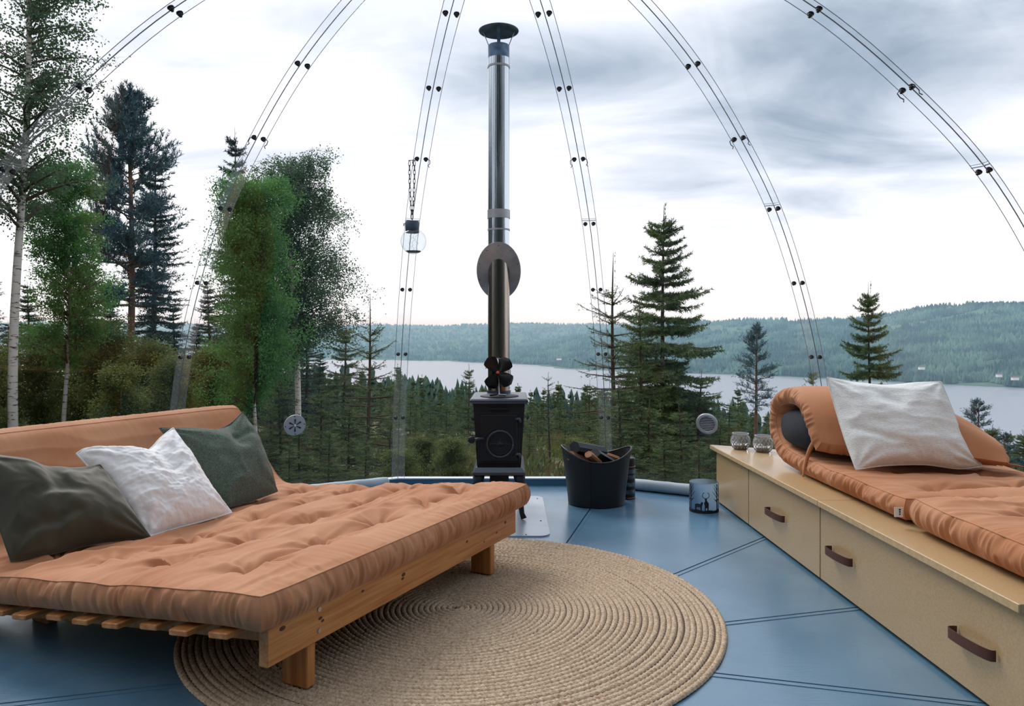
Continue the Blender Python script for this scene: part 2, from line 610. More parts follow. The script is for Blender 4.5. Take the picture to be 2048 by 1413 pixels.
def rib_frame(deg, r, z, side):
    """tangent direction of the neighbouring panel at a rib point (side +1 clockwise)"""
    p, q = pol(1, deg), pol(1, deg + 30 * side)
    t = q - p
    return t / np.linalg.norm(t)


bolt_b = MB().lathe([(0.0125, 0.0), (0.0125, 0.0035), (0.0095, 0.0035), (0.0095, 0.0105), (0.0065, 0.0125), (0.005, 0.018), (0.0001, 0.0195)], n=12)
bolt_me = new_mesh('bolt', bolt_b.v, bolt_b.f, M['bolt'], True)
bolt_me.set_sharp_from_angle(angle=math.radians(40))
hk = MB().tube([(0, 0, 0.003), (0.012, 0.004, 0.008), (0.02, 0.0, 0.012), (0.022, -0.02, 0.014), (0.014, -0.032, 0.016), (0.022, -0.042, 0.018)], 0.0022, 6)
hook_me = new_mesh('hook', hk.v, hk.f, M['hook'], True)
LEV = PROF[1:8]
SLOPE = np.gradient(PROFS, axis=0)
for deg in range(-105, 106, 30):
    nrm, pin = [], []
    for i in range(NPR - 3):
        r, z = PROFS[i]
        dr, dz = SLOPE[i]
        n = -(pol(1, deg) * dz + np.array([0, 0, -dr]))       # inward normal
        n /= np.linalg.norm(n)
        nrm.append(n)
        pin.append(pol(r, deg, z))
    nrm, pin = np.array(nrm), np.array(pin)
    V = []
    HW = 0.042
    for p, n in zip(pin, nrm):
        for s in (-1, 0, 1):
            t = rib_frame(deg, 0, 0, 1 if s >= 0 else -1) * (HW if s else 0)
            V += [p + t + n * 0.004, p + t + n * 0.009]
    f = []
    m = len(pin)
    for i in range(m - 1):
        for a, b in ((0, 2), (2, 4)):
            A, B, Cc, D = i * 6 + a, i * 6 + b, i * 6 + 6 + b, i * 6 + 6 + a
            f += [(A + 1, B + 1, Cc + 1, D + 1)]
    V = np.array(V)
    rib = mk('joint_strip', V, f, M['strip'], dome, smooth=False)
    for s in (-1, 0, 1):  # added tubes imitate the lines light makes at clear edges and the seam
        t = rib_frame(deg, 0, 0, 1 if s >= 0 else -1) * (HW if s else 0)
        MB().tube(pin + t + nrm * (0.007 if s else 0.003), 0.0014 if s else 0.0022, 5).build('strip_edge_glint' if s else 'seam_gap_line', M['edge'] if s else M['seam'], rib, smooth=True)
    for li, (r, z) in enumerate(LEV):
        i = int(np.argmin(np.abs(PROFS[:, 1] - z)))
        n = nrm[min(i, m - 1)]
        for s in (-1, 1):
            t = rib_frame(deg, 0, 0, s)
            bo = bpy.data.objects.new('bolt', bolt_me)
            COL.objects.link(bo)
            bo.parent = rib
            p = pol(r, deg, z) + t * 0.0245 + n * 0.009
            y = np.cross(n, t)
            bo.matrix_local = Matrix([[t[0], y[0], n[0], p[0]], [t[1], y[1], n[1], p[1]], [t[2], y[2], n[2], p[2]], [0, 0, 0, 1]])
            if li == 4 and abs(deg) != 105:                   # row with little hook clips
                ho = bpy.data.objects.new('hook', hook_me)
                COL.objects.link(ho)
                ho.parent = rib
                zz = np.array([0, 0, 1.0]) - n * n[2]
                zz /= np.linalg.norm(zz)
                xx = np.cross(zz, n)
                sg = 1 if (s * 1) > 0 else -1
                ho.matrix_local = Matrix([[xx[0] * sg, zz[0], n[0], p[0]], [xx[1] * sg, zz[1], n[1], p[1]], [xx[2] * sg, zz[2], n[2], p[2]], [0, 0, 0, 1]])
        if li == 3:                                            # butt joint of the two strip lengths
            up = np.array([0, 0, 1.0]) - n * n[2]
            up /= np.linalg.norm(up)
            c = pol(r, deg, z) + up * 0.022 + n * 0.010
            tl, tr = rib_frame(deg, 0, 0, -1), rib_frame(deg, 0, 0, 1)
            MB().tube([c + tl * HW, c, c + tr * HW], 0.0022, 6).build('strip_joint', M['edge'], rib)
            MB().tube([c + tl * HW + up * 0.012, c + up * 0.012, c + tr * HW + up * 0.012], 0.0012, 6).build('strip_joint', M['edge'], rib)


def on_dome(px, py):
    """point and frame on the clear wall seen at a pixel"""
    best = None
    for Z in np.linspace(3.0, 5.2, 2200):
        p = PX(px, py, Z)
        ang = math.degrees(math.atan2(p[0], p[1]))
        mid = round(ang / 30) * 30
        n = pol(1, mid)
        if p @ n >= dome_r(p[2]) * math.cos(math.radians(15)):
            best = (p, mid)
            break
    p, mid = best
    i = int(np.argmin(np.abs(PROFS[:, 1] - p[2])))
    dr, dz = SLOPE[i]
    n = -(pol(1, mid) * dz + np.array([0, 0, -dr]))
    n /= np.linalg.norm(n)
    t = np.cross(np.array([0, 0, 1.0]), n)
    t /= np.linalg.norm(t)
    return p, np.array([t, np.cross(n, t), n])


# ------------------------------------------------------------------ vents in the wall
p, ax = on_dome(589, 850)
v = thing('round_vent', 'round grey vent with six spoke slots on the left clear panel', 'vent', p)
R_V = 0.066
MB().lathe([(0.0001, 0.004), (R_V, 0.004), (R_V, 0.010), (R_V - 0.008, 0.013), (0.0001, 0.013)], p, 40, ax).build('disc', M['plastic_grey'], v, auto=30)
for k in range(6):
    a = math.radians(60 * k + 92)
    u = ax[0] * math.cos(a) + ax[1] * math.sin(a)
    w = np.cross(ax[2], u)
    c = p + ax[2] * 0.0135
    MB().prism([c + u * 0.008 - w * 0.0015, c + u * 0.040 - w * 0.006, c + u * 0.040 + w * 0.006, c + u * 0.008 + w * 0.0015], ax[2] * 0.001).build('slot', M['vent_dark'], v)
for k in range(4):
    a = math.radians(90 * k + 5)
    u = ax[0] * math.cos(a) + ax[1] * math.sin(a)
    MB().lathe([(0.0035, 0), (0.0035, 0.002), (0.0001, 0.002)], p + u * 0.057 + ax[2] * 0.012, 8, ax).build('screw', M['vent_dark'], v)
MB().lathe([(0.007, 0), (0.006, 0.006), (0.0001, 0.008)], p + ax[2] * 0.013, 12, ax).build('knob', M['rim'], v, smooth=True)

p, ax = on_dome(1415, 847)
v = thing('louvre_vent', 'round grey louvred vent on the clear panel left of the bench', 'vent', p)
MB().lathe([(0.046, 0.002), (0.064, 0.002), (0.067, 0.012), (0.060, 0.018), (0.048, 0.018), (0.046, 0.010)], p, 40, ax).build('ring', M['steel_dull'], v, smooth=True)
MB().lathe([(0.0001, 0.004), (0.047, 0.004)], p, 40, ax).build('backing', M['vent_dark'], v)
for k in range(8):
    y = -0.038 + 0.0108 * k
    w = math.sqrt(max(0.046 ** 2 - y * y, 1e-5))
    MB().box(p + ax[1] * y + ax[2] * 0.010, (2 * w - 0.004, 0.0055, 0.006), ax, bev=0.001).build('slat', M['plastic_grey'], v)

# ------------------------------------------------------------------ padded tubes along the curb
for (deg, u0, u1, lab) in ((-30, -0.52, 0.60, 'pale grey padded tube along the curb behind the orange futon'),
                           (30, -0.58, 0.50, 'pale grey padded tube along the curb beside the deer candle glass')):
    mid = pol(APO - 0.042, deg, 0.038)
    t = np.array([math.cos(math.radians(deg)), -math.sin(math.radians(deg)), 0])
    tb = thing('padded_tube', lab, 'tube', mid - (0, 0, 0.038))
    pts = [mid + t * u for u in np.linspace(u0, u1, 24)]
    MB().tube(pts, [0.036 + 0.0012 * math.sin(i * 2.1) for i in range(24)], 16).build('sleeve', M['tube'], tb, auto=50)
    for u in (u0, u1):
        MB().lathe([(0.0001, -0.006), (0.030, -0.006), (0.030, 0.006), (0.0001, 0.006)], mid + t * u, 16, np.array([np.cross(t, (0, 0, 1)), (0, 0, 1), t])).build('end_cap', M['rim'], tb)

# ------------------------------------------------------------------ wood stove with its pipe
SX = W(-0.070, 4.0)[0]


def SY(Z):
    return W(0, Z)[1]


st = thing('wood_stove', 'small black cast-iron wood stove on four legs with an embossed door', 'stove', (SX, SY(4.25), 0.006))
FY = SY(4.02)                                  # front plane
BKY = SY(4.50)
zt_, zb_ = 0.635, 0.284
wb, wt = 0.118, 0.139
MB().add([(SX - wb, FY + .012, zb_), (SX + wb, FY + .012, zb_), (SX + wb, BKY, zb_), (SX - wb, BKY, zb_),
          (SX - wt, FY, zt_), (SX + wt, FY, zt_), (SX + wt, BKY, zt_), (SX - wt, BKY, zt_)],
         [(3, 2, 1, 0), (4, 5, 6, 7), (0, 1, 5, 4), (1, 2, 6, 5), (2, 3, 7, 6), (3, 0, 4, 7)]).build('body', M['iron'], st)
cy_, dy_ = (FY + BKY) / 2, BKY - FY
top = MB()
for z0, z1, i0, i1 in ((0.632, 0.642, 0.010, 0.016), (0.642, 0.650, 0.018, 0.018), (0.650, 0.657, 0.018, 0.008)):
    P = []
    for z, i in ((z0, i0), (z1, i1)):
        for sx, sy in ((-1, -1), (1, -1), (1, 1), (-1, 1)):
            P.append((SX + sx * (wt + i), cy_ + sy * (dy_ / 2 + i), z))
    top.add(P, [(3, 2, 1, 0), (4, 5, 6, 7), (0, 1, 5, 4), (1, 2, 6, 5), (2, 3, 7, 6), (3, 0, 4, 7)])
top_o = top.build('top_plate', M['iron_lite'], st)
MB().lathe([(0.108, 0), (0.108, 0.004), (0.103, 0.005), (0.0001, 0.005)], (SX, SY(4.20), 0.657), 40).build('hot_plate', M['iron'], top_o, auto=30)
fx = lambda z: FY + 0.012 * (zt_ - z) / (zt_ - zb_)        # front face y at height
# frame and door, slightly raised
dz0, dz1, dxw = 0.322, 0.572, 0.100
MB().box((SX, fx(0.42) - 0.003, (dz0 + dz1) / 2), (2 * dxw + 0.024, 0.012, dz1 - dz0 + 0.026), bev=0.004).build('door_frame', M['iron'], st)
door = MB().box((SX, fx(0.42) - 0.011, (dz0 + dz1) / 2), (2 * dxw, 0.012, dz1 - dz0), bev=0.004).build('door', M['iron'], st)
DY = fx(0.42) - 0.017


def ring(cx, cz, r, tr, n=36, a0=0, a1=360):
    pts = [(cx + r * math.cos(math.radians(a)), DY, cz + r * math.sin(math.radians(a))) for a in np.linspace(a0, a1, n)]
    return MB().tube(pts, tr, 6, cap=True)


DCZ = 0.416
ring(SX + 0.006, DCZ, 0.070, 0.0055).build('relief_ring', M['iron_lite'], door, smooth=True)
ring(SX + 0.006, DCZ, 0.057, 0.0035).build('relief_ring', M['iron'], door, smooth=True)
star = MB()
for k in range(8):
    a = math.radians(45 * k)
    u = np.array([math.cos(a), 0, math.sin(a)])
    w = np.array([-math.sin(a), 0, math.cos(a)])
    c = np.array([SX + 0.006, DY, DCZ])
    L_ = 0.030 if k % 2 == 0 else 0.021
    star.add([c + w * 0.006, c + u * L_, c - w * 0.006, c + (0, -0.009, 0)], [(0, 1, 3), (1, 2, 3)])
star.build('relief_star', M['iron_lite'], door)
MB().tube([(SX - 0.052, DY, DCZ), (SX + 0.064, DY, DCZ)], 0.0035, 6).build('relief_bar', M['iron'], door)
for a0, a1 in ((110, 165), (200, 255), (285, 330)):
    ring(SX + 0.006, DCZ, 0.088, 0.0035, 12, a0, a1).build('relief_scroll', M['iron'], door, smooth=True)
for zc in (0.548, 0.358):
    MB().tube([(SX + dxw - 0.012, DY + 0.002, zc), (SX + dxw + 0.010, DY - 0.004, zc + 0.004), (SX + dxw + 0.014, DY, zc - 0.016)], 0.008, 8).build('hinge', M['iron_lite'], st, smooth=True)
hd = MB().tube([(SX - dxw + 0.018, DY - 0.004, 0.446), (SX - dxw - 0.01, DY - 0.016, 0.448), (SX - dxw - 0.034, DY - 0.022, 0.442)], [0.009, 0.006, 0.006], 10).build('handle', M['iron_lite'], st, smooth=True)
MB().lathe([(0.0001, -0.010), (0.016, -0.009), (0.020, 0.0), (0.016, 0.009), (0.0001, 0.010)], (SX - dxw - 0.046, DY - 0.026, 0.441), 20,
           np.array([(1, 0, 0), (0, 0, 1), (0, -1, 0)])).build('knob', M['iron'], hd, smooth=True)
MB().box((SX, DY + 0.004, 0.604), (0.10, 0.006, 0.014), bev=0.003).build('name_plate', M['iron'], st)
bp_ = MB()
for z0, z1, i0, i1 in ((0.250, 0.264, 0.022, 0.022), (0.264, 0.288, 0.022, 0.004)):
    P = []
    for z, i in ((z0, i0), (z1, i1)):
        for sx, sy in ((-1, -1), (1, -1), (1, 1), (-1, 1)):
            P.append((SX + sx * (wb + i), cy_ + sy * (dy_ / 2 + i), z))
    bp_.add(P, [(3, 2, 1, 0), (4, 5, 6, 7), (0, 1, 5, 4), (1, 2, 6, 5), (2, 3, 7, 6), (3, 0, 4, 7)])
bp_.build('base_plate', M['iron_lite'], st)
MB().box((SX, FY + 0.09, 0.180), (0.105, 0.02, 0.14), bev=0.004).build('ash_shield', M['iron'], st)
for sx in (-1, 1):
    for sy in (-1, 1):
        x0, y0 = SX + sx * (wb + 0.002), cy_ + sy * (dy_ / 2 - 0.014)
        pts = [(x0 - sx * 0.012, y0, 0.252), (x0 - sx * 0.004, y0 + sy * 0.006, 0.190), (x0 - sx * 0.006, y0 + sy * 0.004, 0.110), (x0 + sx * 0.004, y0 + sy * 0.012, 0.040), (x0 + sx * 0.014, y0 + sy * 0.02, 0.014)]
        MB().tube(pts, [0.034, 0.024, 0.017, 0.013, 0.016], 10).build('leg', M['iron'], st, smooth=True)

PXX, PYY = W((997.5 - CX) / F_PX * 4.46, 4.46)[:2]
PZ = lambda py: 1 - (py - YH) * 4.46 / F_PX
pipe = thing('stove_pipe', 'tall steel stove pipe rising through the clear dome, with a cowl', 'stove pipe', (PXX, PYY, 0.657))
rp = 0.0645


def psec(name, z0, z1, r, m, n=48):
    return MB().lathe([(0.0001, z0), (r, z0), (r, z1), (0.0001, z1)], (PXX, PYY, 0), n).build(name, m, pipe, auto=40)


psec('collar', 0.657, 0.672, rp + 0.006, M['iron_lite'])
psec('lower_pipe', 0.672, PZ(512), rp, M['steel_worn'])
psec('upper_pipe', PZ(512), PZ(462), rp - 0.0008, M['steel'])
psec('pipe_joint', PZ(462), PZ(459), rp + 0.0025, M['steel_dull'])
psec('upper_pipe', PZ(459), PZ(438), rp, M['steel'])
psec('clamp_band', PZ(438), PZ(421), rp + 0.0035, M['steel_dull'])
psec('upper_pipe', PZ(421), PZ(137), rp - 0.0006, M['steel'])
psec('pipe_joint', PZ(137), PZ(133), rp + 0.002, M['steel_dull'])
psec('cowl_collar', PZ(133), PZ(118), rp, M['steel'])
psec('cowl_collar', PZ(118), PZ(92), rp - 0.001, M['cap'])
zc = PZ(62)
MB().lathe([(0.0001, 0.03), (0.05, 0.024), (0.118, 0.002), (0.120, 0.0), (0.118, -0.004), (0.05, 0.016), (0.0001, 0.022)], (PXX, PYY, zc), 48).build('cowl', M['cap'], pipe, auto=50)
for k in range(4):
    a = math.radians(90 * k + 90)
    c, s = math.cos(a), math.sin(a)
    t = np.array([-s, c, 0])
    A = np.array([PXX + c * 0.060, PYY + s * 0.060, PZ(104)])
    B = np.array([PXX + c * 0.060, PYY + s * 0.060, PZ(90)])
    Cc = np.array([PXX + c * 0.094, PYY + s * 0.094, zc + 0.002])
    mb = MB()
    for q0, q1 in ((A, B), (B, Cc)):
        o = np.array([c, s, 0]) * 0.003
        mb.add([q0 - t * .009, q0 + t * .009, q1 + t * .009, q1 - t * .009, q0 - t * .009 + o, q0 + t * .009 + o, q1 + t * .009 + o, q1 - t * .009 + o],
               [(0, 1, 2, 3), (7, 6, 5, 4), (0, 4, 5, 1), (2, 6, 7, 3), (1, 5, 6, 2), (0, 3, 7, 4)])
    mb.build('cowl_strut', M['cap'], pipe)
# flashing plate lying in the sloping wall where the pipe goes through
zf = PZ(542)
i = int(np.argmin(np.abs(PROFS[:, 1] - zf)))
dr, dz = SLOPE[i]
n = -(pol(1, 0) * dz + np.array([0, 0, -dr]))
n /= np.linalg.norm(n)
fax = np.array([(1, 0, 0), np.cross(n, (1, 0, 0)), n])
fl = thing('flashing_plate', 'oval dull steel flashing plate round the pipe in the dome wall', 'plate', (PXX, PYY, zf))
MB().lathe([(0.050, 0.004), (0.131, 0.004), (0.132, 0.008), (0.128, 0.012), (0.050, 0.014)], (PXX, PYY, zf), 56, fax, sy=1.52).build('plate', M['steel_dull'], fl, auto=40)
for k in range(10):
    a = 2 * math.pi * (k + .5) / 10
    q = np.array([PXX, PYY, zf]) + fax[0] * 0.118 * math.cos(a) + fax[1] * 0.118 * 1.52 * math.sin(a) + n * 0.012
    MB().lathe([(0.004, 0), (0.003, 0.003), (0.0001, 0.0035)], q, 8, fax).build('rivet', M['steel_worn'], fl)

# heat-powered fan on the stove
fc = PX(995.5, 745.5, 4.16)
fn = thing('stove_fan', 'black four-bladed fan with an orange-red hub on the stove top', 'fan', (fc[0], fc[1], 0.663))
for k, (px_, py_) in enumerate(((982, 727), (1011, 729), (984, 766), (1014, 762))):
    d = np.array([px_ - 995.5, 0, -(py_ - 746.5)])
    d /= np.linalg.norm(d)
    w = np.array([-d[2], 0, d[0]])
    V, f = [], []
    for iu, u in enumerate(np.linspace(0.0, 1, 10)):
        r = 0.010 + 0.090 * u
        hw = 0.010 + 0.030 * math.sin(min(1, u * 1.15) * math.pi * 0.62) if u < 0.8 else 0.035 * math.sqrt(max(0, 1 - ((u - 0.62) / 0.38) ** 2)) + 0.002
        for iv, s in enumerate(np.linspace(-1, 1, 7)):
            V.append(fc + d * r + w * s * hw + np.array([0, -0.012 + 0.010 * s + 0.006 * s * s, 0]))
    q = grid_faces(10, 7).tolist()
    nV = len(V)
    V2 = [p + np.array([0, 0.0016, 0]) for p in V]
    mk('blade', np.array(V + V2), [tuple(x) for x in q] + [tuple(i + nV for i in x[::-1]) for x in q], M['fan'], fn, smooth=True)
MB().lathe([(0.0001, 0), (0.006, 0.001), (0.009, 0.006), (0.0095, 0.016)], fc + (0, -0.026, 0), 16, np.array([(1, 0, 0), (0, 0, 1), (0, 1, 0)])).build('hub', M['red'], fn, smooth=True)
MB().lathe([(0.012, 0), (0.016, 0.006), (0.016, 0.036), (0.0001, 0.036)], fc + (0, -0.008, 0), 16, np.array([(1, 0, 0), (0, 0, 1), (0, 1, 0)])).build('motor', M['fan'], fn, auto=40)
zb = 0.663
MB().tube([fc + (0.000, 0.012, 0.075), fc + (0.0, 0.014, 0.02), (fc[0] + 0.004, fc[1] + 0.010, zb + 0.04), (fc[0] + 0.008, fc[1] + 0.004, zb + 0.006), (fc[0] + 0.046, fc[1] - 0.02, zb + 0.004)], 0.005, 8).build('stand', M['fan_alu'], fn, smooth=True)
MB().tube([fc + (0.0, 0.014, 0.02), (fc[0] - 0.002, fc[1] + 0.02, zb + 0.03), (fc[0] - 0.006, fc[1] + 0.02, zb + 0.005), (fc[0] - 0.042, fc[1] - 0.012, zb + 0.004)], 0.005, 8).build('stand', M['fan'], fn, smooth=True)
MB().box(fc + (0, 0.028, 0.0), (0.07, 0.014, 0.12), bev=0.004).build('heat_sink', M['fan'], fn)
MB().tube([fc + (0.070 * math.cos(a), 0.022, 0.078 * math.sin(a)) for a in np.linspace(-0.4, 2.9, 26)], 0.002, 6).build('handle_wire', M['fan_alu'], fn, smooth=True)

# hearth plate
hx0, hx1, hz0, hz1 = SX - 0.275, W(0.19, 3.7)[0], SY(3.70), SY(4.62)
pl = []
rc = 0.055
for cx_, cy0, a0 in ((hx1 - rc, hz0 + rc, -90), (hx1 - rc, hz1 - rc, 0), (hx0 + rc, hz1 - rc, 90), (hx0 + rc, hz0 + rc, 180)):
    for a in np.linspace(a0, a0 + 90, 8):
        pl.append((cx_ + rc * math.cos(math.radians(a)), cy0 + rc * math.sin(math.radians(a)), 0.0))
hp = thing('hearth_plate', 'pale steel floor plate with rounded corners under the stove', 'plate', (SX, (hz0 + hz1) / 2, 0))
MB().prism(pl, (0, 0, 0.006)).build('plate', M['hearth'], hp)
for q in ((hx1 - 0.035, hz0 + 0.30), (hx1 - 0.035, hz1 - 0.08), (hx0 + 0.04, hz0 + 0.06), (hx1 - 0.12, hz0 + 0.02)):
    MB().lathe([(0.005, 0), (0.004, 0.002), (0.0001, 0.0025)], (q[0], q[1], 0.006), 10).build('screw', M['bolt'], hp)

# ------------------------------------------------------------------ wood basket and things near it
bc = W(0.503, 4.45)
bk = thing('wood_basket', 'tall black leather basket of firewood beside the stove', 'basket', bc)
N_ = 64


def rimz(w):
    c = math.cos(w)
    return 0.268 + 0.070 * abs(c) ** 2.2 - 0.004 * c


V, f = [], []
rows = 12
for s, (inn) in ((0, 0), (1, 0.006)):
    for i in range(rows + 1):
        for k in range(N_):
            w = 2 * math.pi * k / N_
            u = i / rows
            z = (0.004 + s * 0.006) + (rimz(w) - 0.004 - s * 0.006) * u
            r = 0.168 + 0.038 * (z / 0.33) ** 1.15 + 0.010 * max(0, u - 0.9) * 10 * (abs(math.cos(w)) ** 4) * 0.5 - inn
            V.append((bc[0] + r * math.cos(w), bc[1] + r * math.sin(w) * 0.94, z))
n1 = (rows + 1) * N_
for s in (0, 1):
    for i in range(rows):
        for k in range(N_):
            j = (k + 1) % N_
            q = (s * n1 + i * N_ + k, s * n1 + i * N_ + j, s * n1 + i * N_ + N_ + j, s * n1 + i * N_ + N_ + k)
            f.append(q if s == 0 else q[::-1])
for k in range(N_):
    j = (k + 1) % N_
    f.append((rows * N_ + k, rows * N_ + j, n1 + rows * N_ + j, n1 + rows * N_ + k))
f.append(tuple(range(N_ - 1, -1, -1)))
f.append(tuple(n1 + k for k in range(N_)))
mk('bag', V, f, M['leather_black'], bk, auto=50)
MB().tube([(bc[0] + (0.168 + 0.038 * (rimz(w) / 0.33) ** 1.15) * math.cos(w), bc[1] + 0.94 * (0.168 + 0.038 * (rimz(w) / 0.33) ** 1.15) * math.sin(w), rimz(w)) for w in np.linspace(0, 2 * math.pi, 80)], 0.005, 6).build('rim_piping', M['leather_black'], bk, smooth=True)
MB().tube([(bc[0] + (0.170 + 0.038 * (z / 0.33) ** 1.15) * math.cos(-1.87), bc[1] + 0.94 * (0.170 + 0.038 * (z / 0.33) ** 1.15) * math.sin(-1.87), z) for z in np.linspace(0.01, 0.275, 12)], 0.003, 6).build('stitched_seam', M['leather_black'], bk)


def logm(name, lab, a, b, r, m, cut=0.0, seed=0):
    """a split log between a and b with bark and flat faces"""
    a, b = np.asarray(a, float), np.asarray(b, float)
    rr = random.Random(seed)
    d = (b - a) / np.linalg.norm(b - a)
    u = np.cross(d, (0, 0, 1.0))
    u /= np.linalg.norm(u)
    w = np.cross(d, u)
    sec = [(math.cos(t) * r * rr.uniform(.85, 1.1), math.sin(t) * r * rr.uniform(.7, 1.0)) for t in np.linspace(0, math.pi, 6)]
    sec += [(-r * 0.3, -r * 0.55), (r * 0.35, -r * 0.5)]
    P = [c + u * x + w * y for c in (a, b) for x, y in sec]
    n = len(sec)
    o = thing('firewood_log', lab, 'log', (a + b) / 2, 'firewood in the basket')
    mb = MB()
    mb.add(P, [(i, (i + 1) % n, n + (i + 1) % n, n + i) for i in range(n)])
    mb.build('bark', m[0], o)
    MB().prism([p - d * 0.0015 for p in P[:n]], d * 0.001).build('cut_end', m[1], o)
    MB().prism([p + d * 0.0005 for p in P[n:]], d * 0.001).build('cut_end', m[1], o)
    return o


def bp(px_, py_, Z):
    return PX(px_, py_, Z)


logm('', 'large dark-barked log lying across the top of the firewood basket', bp(1150, 893, 4.40), bp(1205, 903, 4.52), 0.052, (M['charred'], M['charred']), seed=1)
logm('', 'dark log sloping down into the basket in front of the big log', bp(1190, 906, 4.36), bp(1222, 925, 4.46), 0.042, (M['charred'], M['charred']), seed=2)
logm('', 'reddish-barked log end at the left of the firewood basket', bp(1142, 910, 4.36), bp(1176, 926, 4.44), 0.040, (M['bark'], M['log']), seed=3)
logm('', 'pale split log in the middle of the firewood basket', bp(1178, 908, 4.30), bp(1198, 926, 4.36), 0.030, (M['log'], M['log']), seed=4)
logm('', 'pale grey split log at the right of the firewood basket', bp(1206, 908, 4.50), bp(1234, 918, 4.56), 0.032, (M['log'], M['log']), seed=5)
logm('', 'small pale split log low at the front of the basket', bp(1158, 921, 4.32), bp(1180, 930, 4.38), 0.024, (M['log'], M['log']), seed=6)
MB_b = MB()

tc_ = W(0.708, 4.585)
tn = thing('tall_tin', 'tall dark printed tin with copper bands behind the firewood basket', 'tin', tc_)
R_T = 0.047
MB().lathe([(0.0001, 0), (R_T, 0), (R_T, 0.205), (0.0001, 0.205)], tc_, 28).build('body', M['tin'], tn, auto=40)
for z in (0.008, 0.198):
    MB().lathe([(R_T, z - 0.003), (R_T + 0.002, z - 0.002), (R_T + 0.002, z + 0.002), (R_T, z + 0.003)], tc_, 28).build('band', M['copper'], tn, smooth=True)
MB().lathe([(R_T + 0.001, 0.205), (R_T + 0.001, 0.245), (R_T - 0.004, 0.250), (0.0001, 0.250)], tc_, 28).build('lid', M['tin'], tn, auto=40)
for z in (0.045, 0.09, 0.135, 0.17):
    MB().lathe([(R_T + 0.0006, z - 0.013), (R_T + 0.0006, z + 0.013)], tc_, 28).build('printed_band', M['tinpic'], tn, smooth=True)

# candle glass with a deer silhouette
lc = W(1.092, 4.25)
ln = thing('candle_glass', 'round frosted candle glass with a black deer and forest silhouette on the floor', 'candle holder', lc)
R_L, H_L = 0.081, 0.168
MB().lathe([(0.0001, 0.0), (R_L - 0.006, 0.0), (R_L, 0.006), (R_L, H_L), (R_L - 0.004, H_L + 0.001), (R_L - 0.005, 0.008), (0.0001, 0.008)], lc, 48).build('glass', M['frost'], ln, auto=50)


def wrap(poly, name, m=None):
    """flat silhouette polygon (metres along the wall, height) bent round the glass; 0 faces the camera"""
    base = math.atan2(CAM[1] - lc[1], CAM[0] - lc[0])
    P = []
    for R in (R_L + 0.0006, R_L + 0.0014):
        for x, z in poly:
            a = base + x / R_L
            P.append((lc[0] + R * math.cos(a), lc[1] + R * math.sin(a), z))
    n = len(poly)
    MB().add(P, [tuple(range(n, 2 * n)), tuple(range(n - 1, -1, -1))] + [(i, (i + 1) % n, n + (i + 1) % n, n + i) for i in range(n)]).build(name, m or M['ink'], ln)


def stroke(a, b, w0, w1):
    a, b = np.array(a, float), np.array(b, float)
    d = b - a
    n = np.array([-d[1], d[0]]) / np.linalg.norm(d)
    return [a + n * w0 / 2, b + n * w1 / 2, b - n * w1 / 2, a - n * w0 / 2]


for k in range(12):
    x0, x1 = -0.12 + 0.02 * k, -0.10 + 0.02 * k
    wrap([(x0, 0.002), (x1, 0.002), (x1, 0.020 + 0.003 * math.sin(k * 1.9 + 1.9)), (x0, 0.020 + 0.003 * math.sin(k * 1.9))], 'ground_print')
# standing stag with antlers, hind beside it
wrap([(0.004, 0.018), (0.004, 0.048), (0.000, 0.062), (0.006, 0.072), (0.018, 0.073), (0.026, 0.062), (0.026, 0.040), (0.024, 0.018), (0.019, 0.018), (0.018, 0.034), (0.011, 0.034), (0.009, 0.018)], 'stag_print')
wrap([(0.006, 0.070), (0.004, 0.084), (0.010, 0.090), (0.016, 0.084), (0.016, 0.070)], 'stag_print')
for s in (-1, 1):
    prev = np.array([0.010, 0.086])
    for dx, dz in ((0.014, 0.006), (0.019, 0.017), (0.015, 0.030), (0.008, 0.034)):
        q = np.array([0.010 + s * dx, 0.086 + dz])
        wrap(stroke(prev, q, 0.0035, 0.003), 'antler_print')
        prev = q
wrap([(-0.050, 0.018), (-0.052, 0.050), (-0.040, 0.056), (-0.020, 0.054), (-0.014, 0.066), (-0.004, 0.066), (-0.006, 0.054), (-0.010, 0.044), (-0.012, 0.018), (-0.017, 0.018), (-0.020, 0.036), (-0.040, 0.036), (-0.044, 0.018)], 'hind_print')
for x0, s in ((-0.088, 1), (0.086, -1), (-0.112, 1), (0.112, -1)):
    wrap(stroke((x0, 0.015), (x0 + s * 0.004, 0.164), 0.012, 0.006), 'tree_print')
    for z0, z1, L_ in ((0.06, 0.085, 0.030), (0.085, 0.125, 0.038), (0.10, 0.150, 0.030), (0.125, 0.162, 0.026), (0.07, 0.075, 0.022)):
        wrap(stroke((x0 + s * 0.002, z0), (x0 + s * L_ * 0.6, (z0 + z1) / 2 + 0.004), 0.005, 0.0035), 'branch_print')
        wrap(stroke((x0 + s * L_ * 0.6, (z0 + z1) / 2 + 0.004), (x0 + s * L_, z1), 0.0035, 0.0015), 'branch_print')

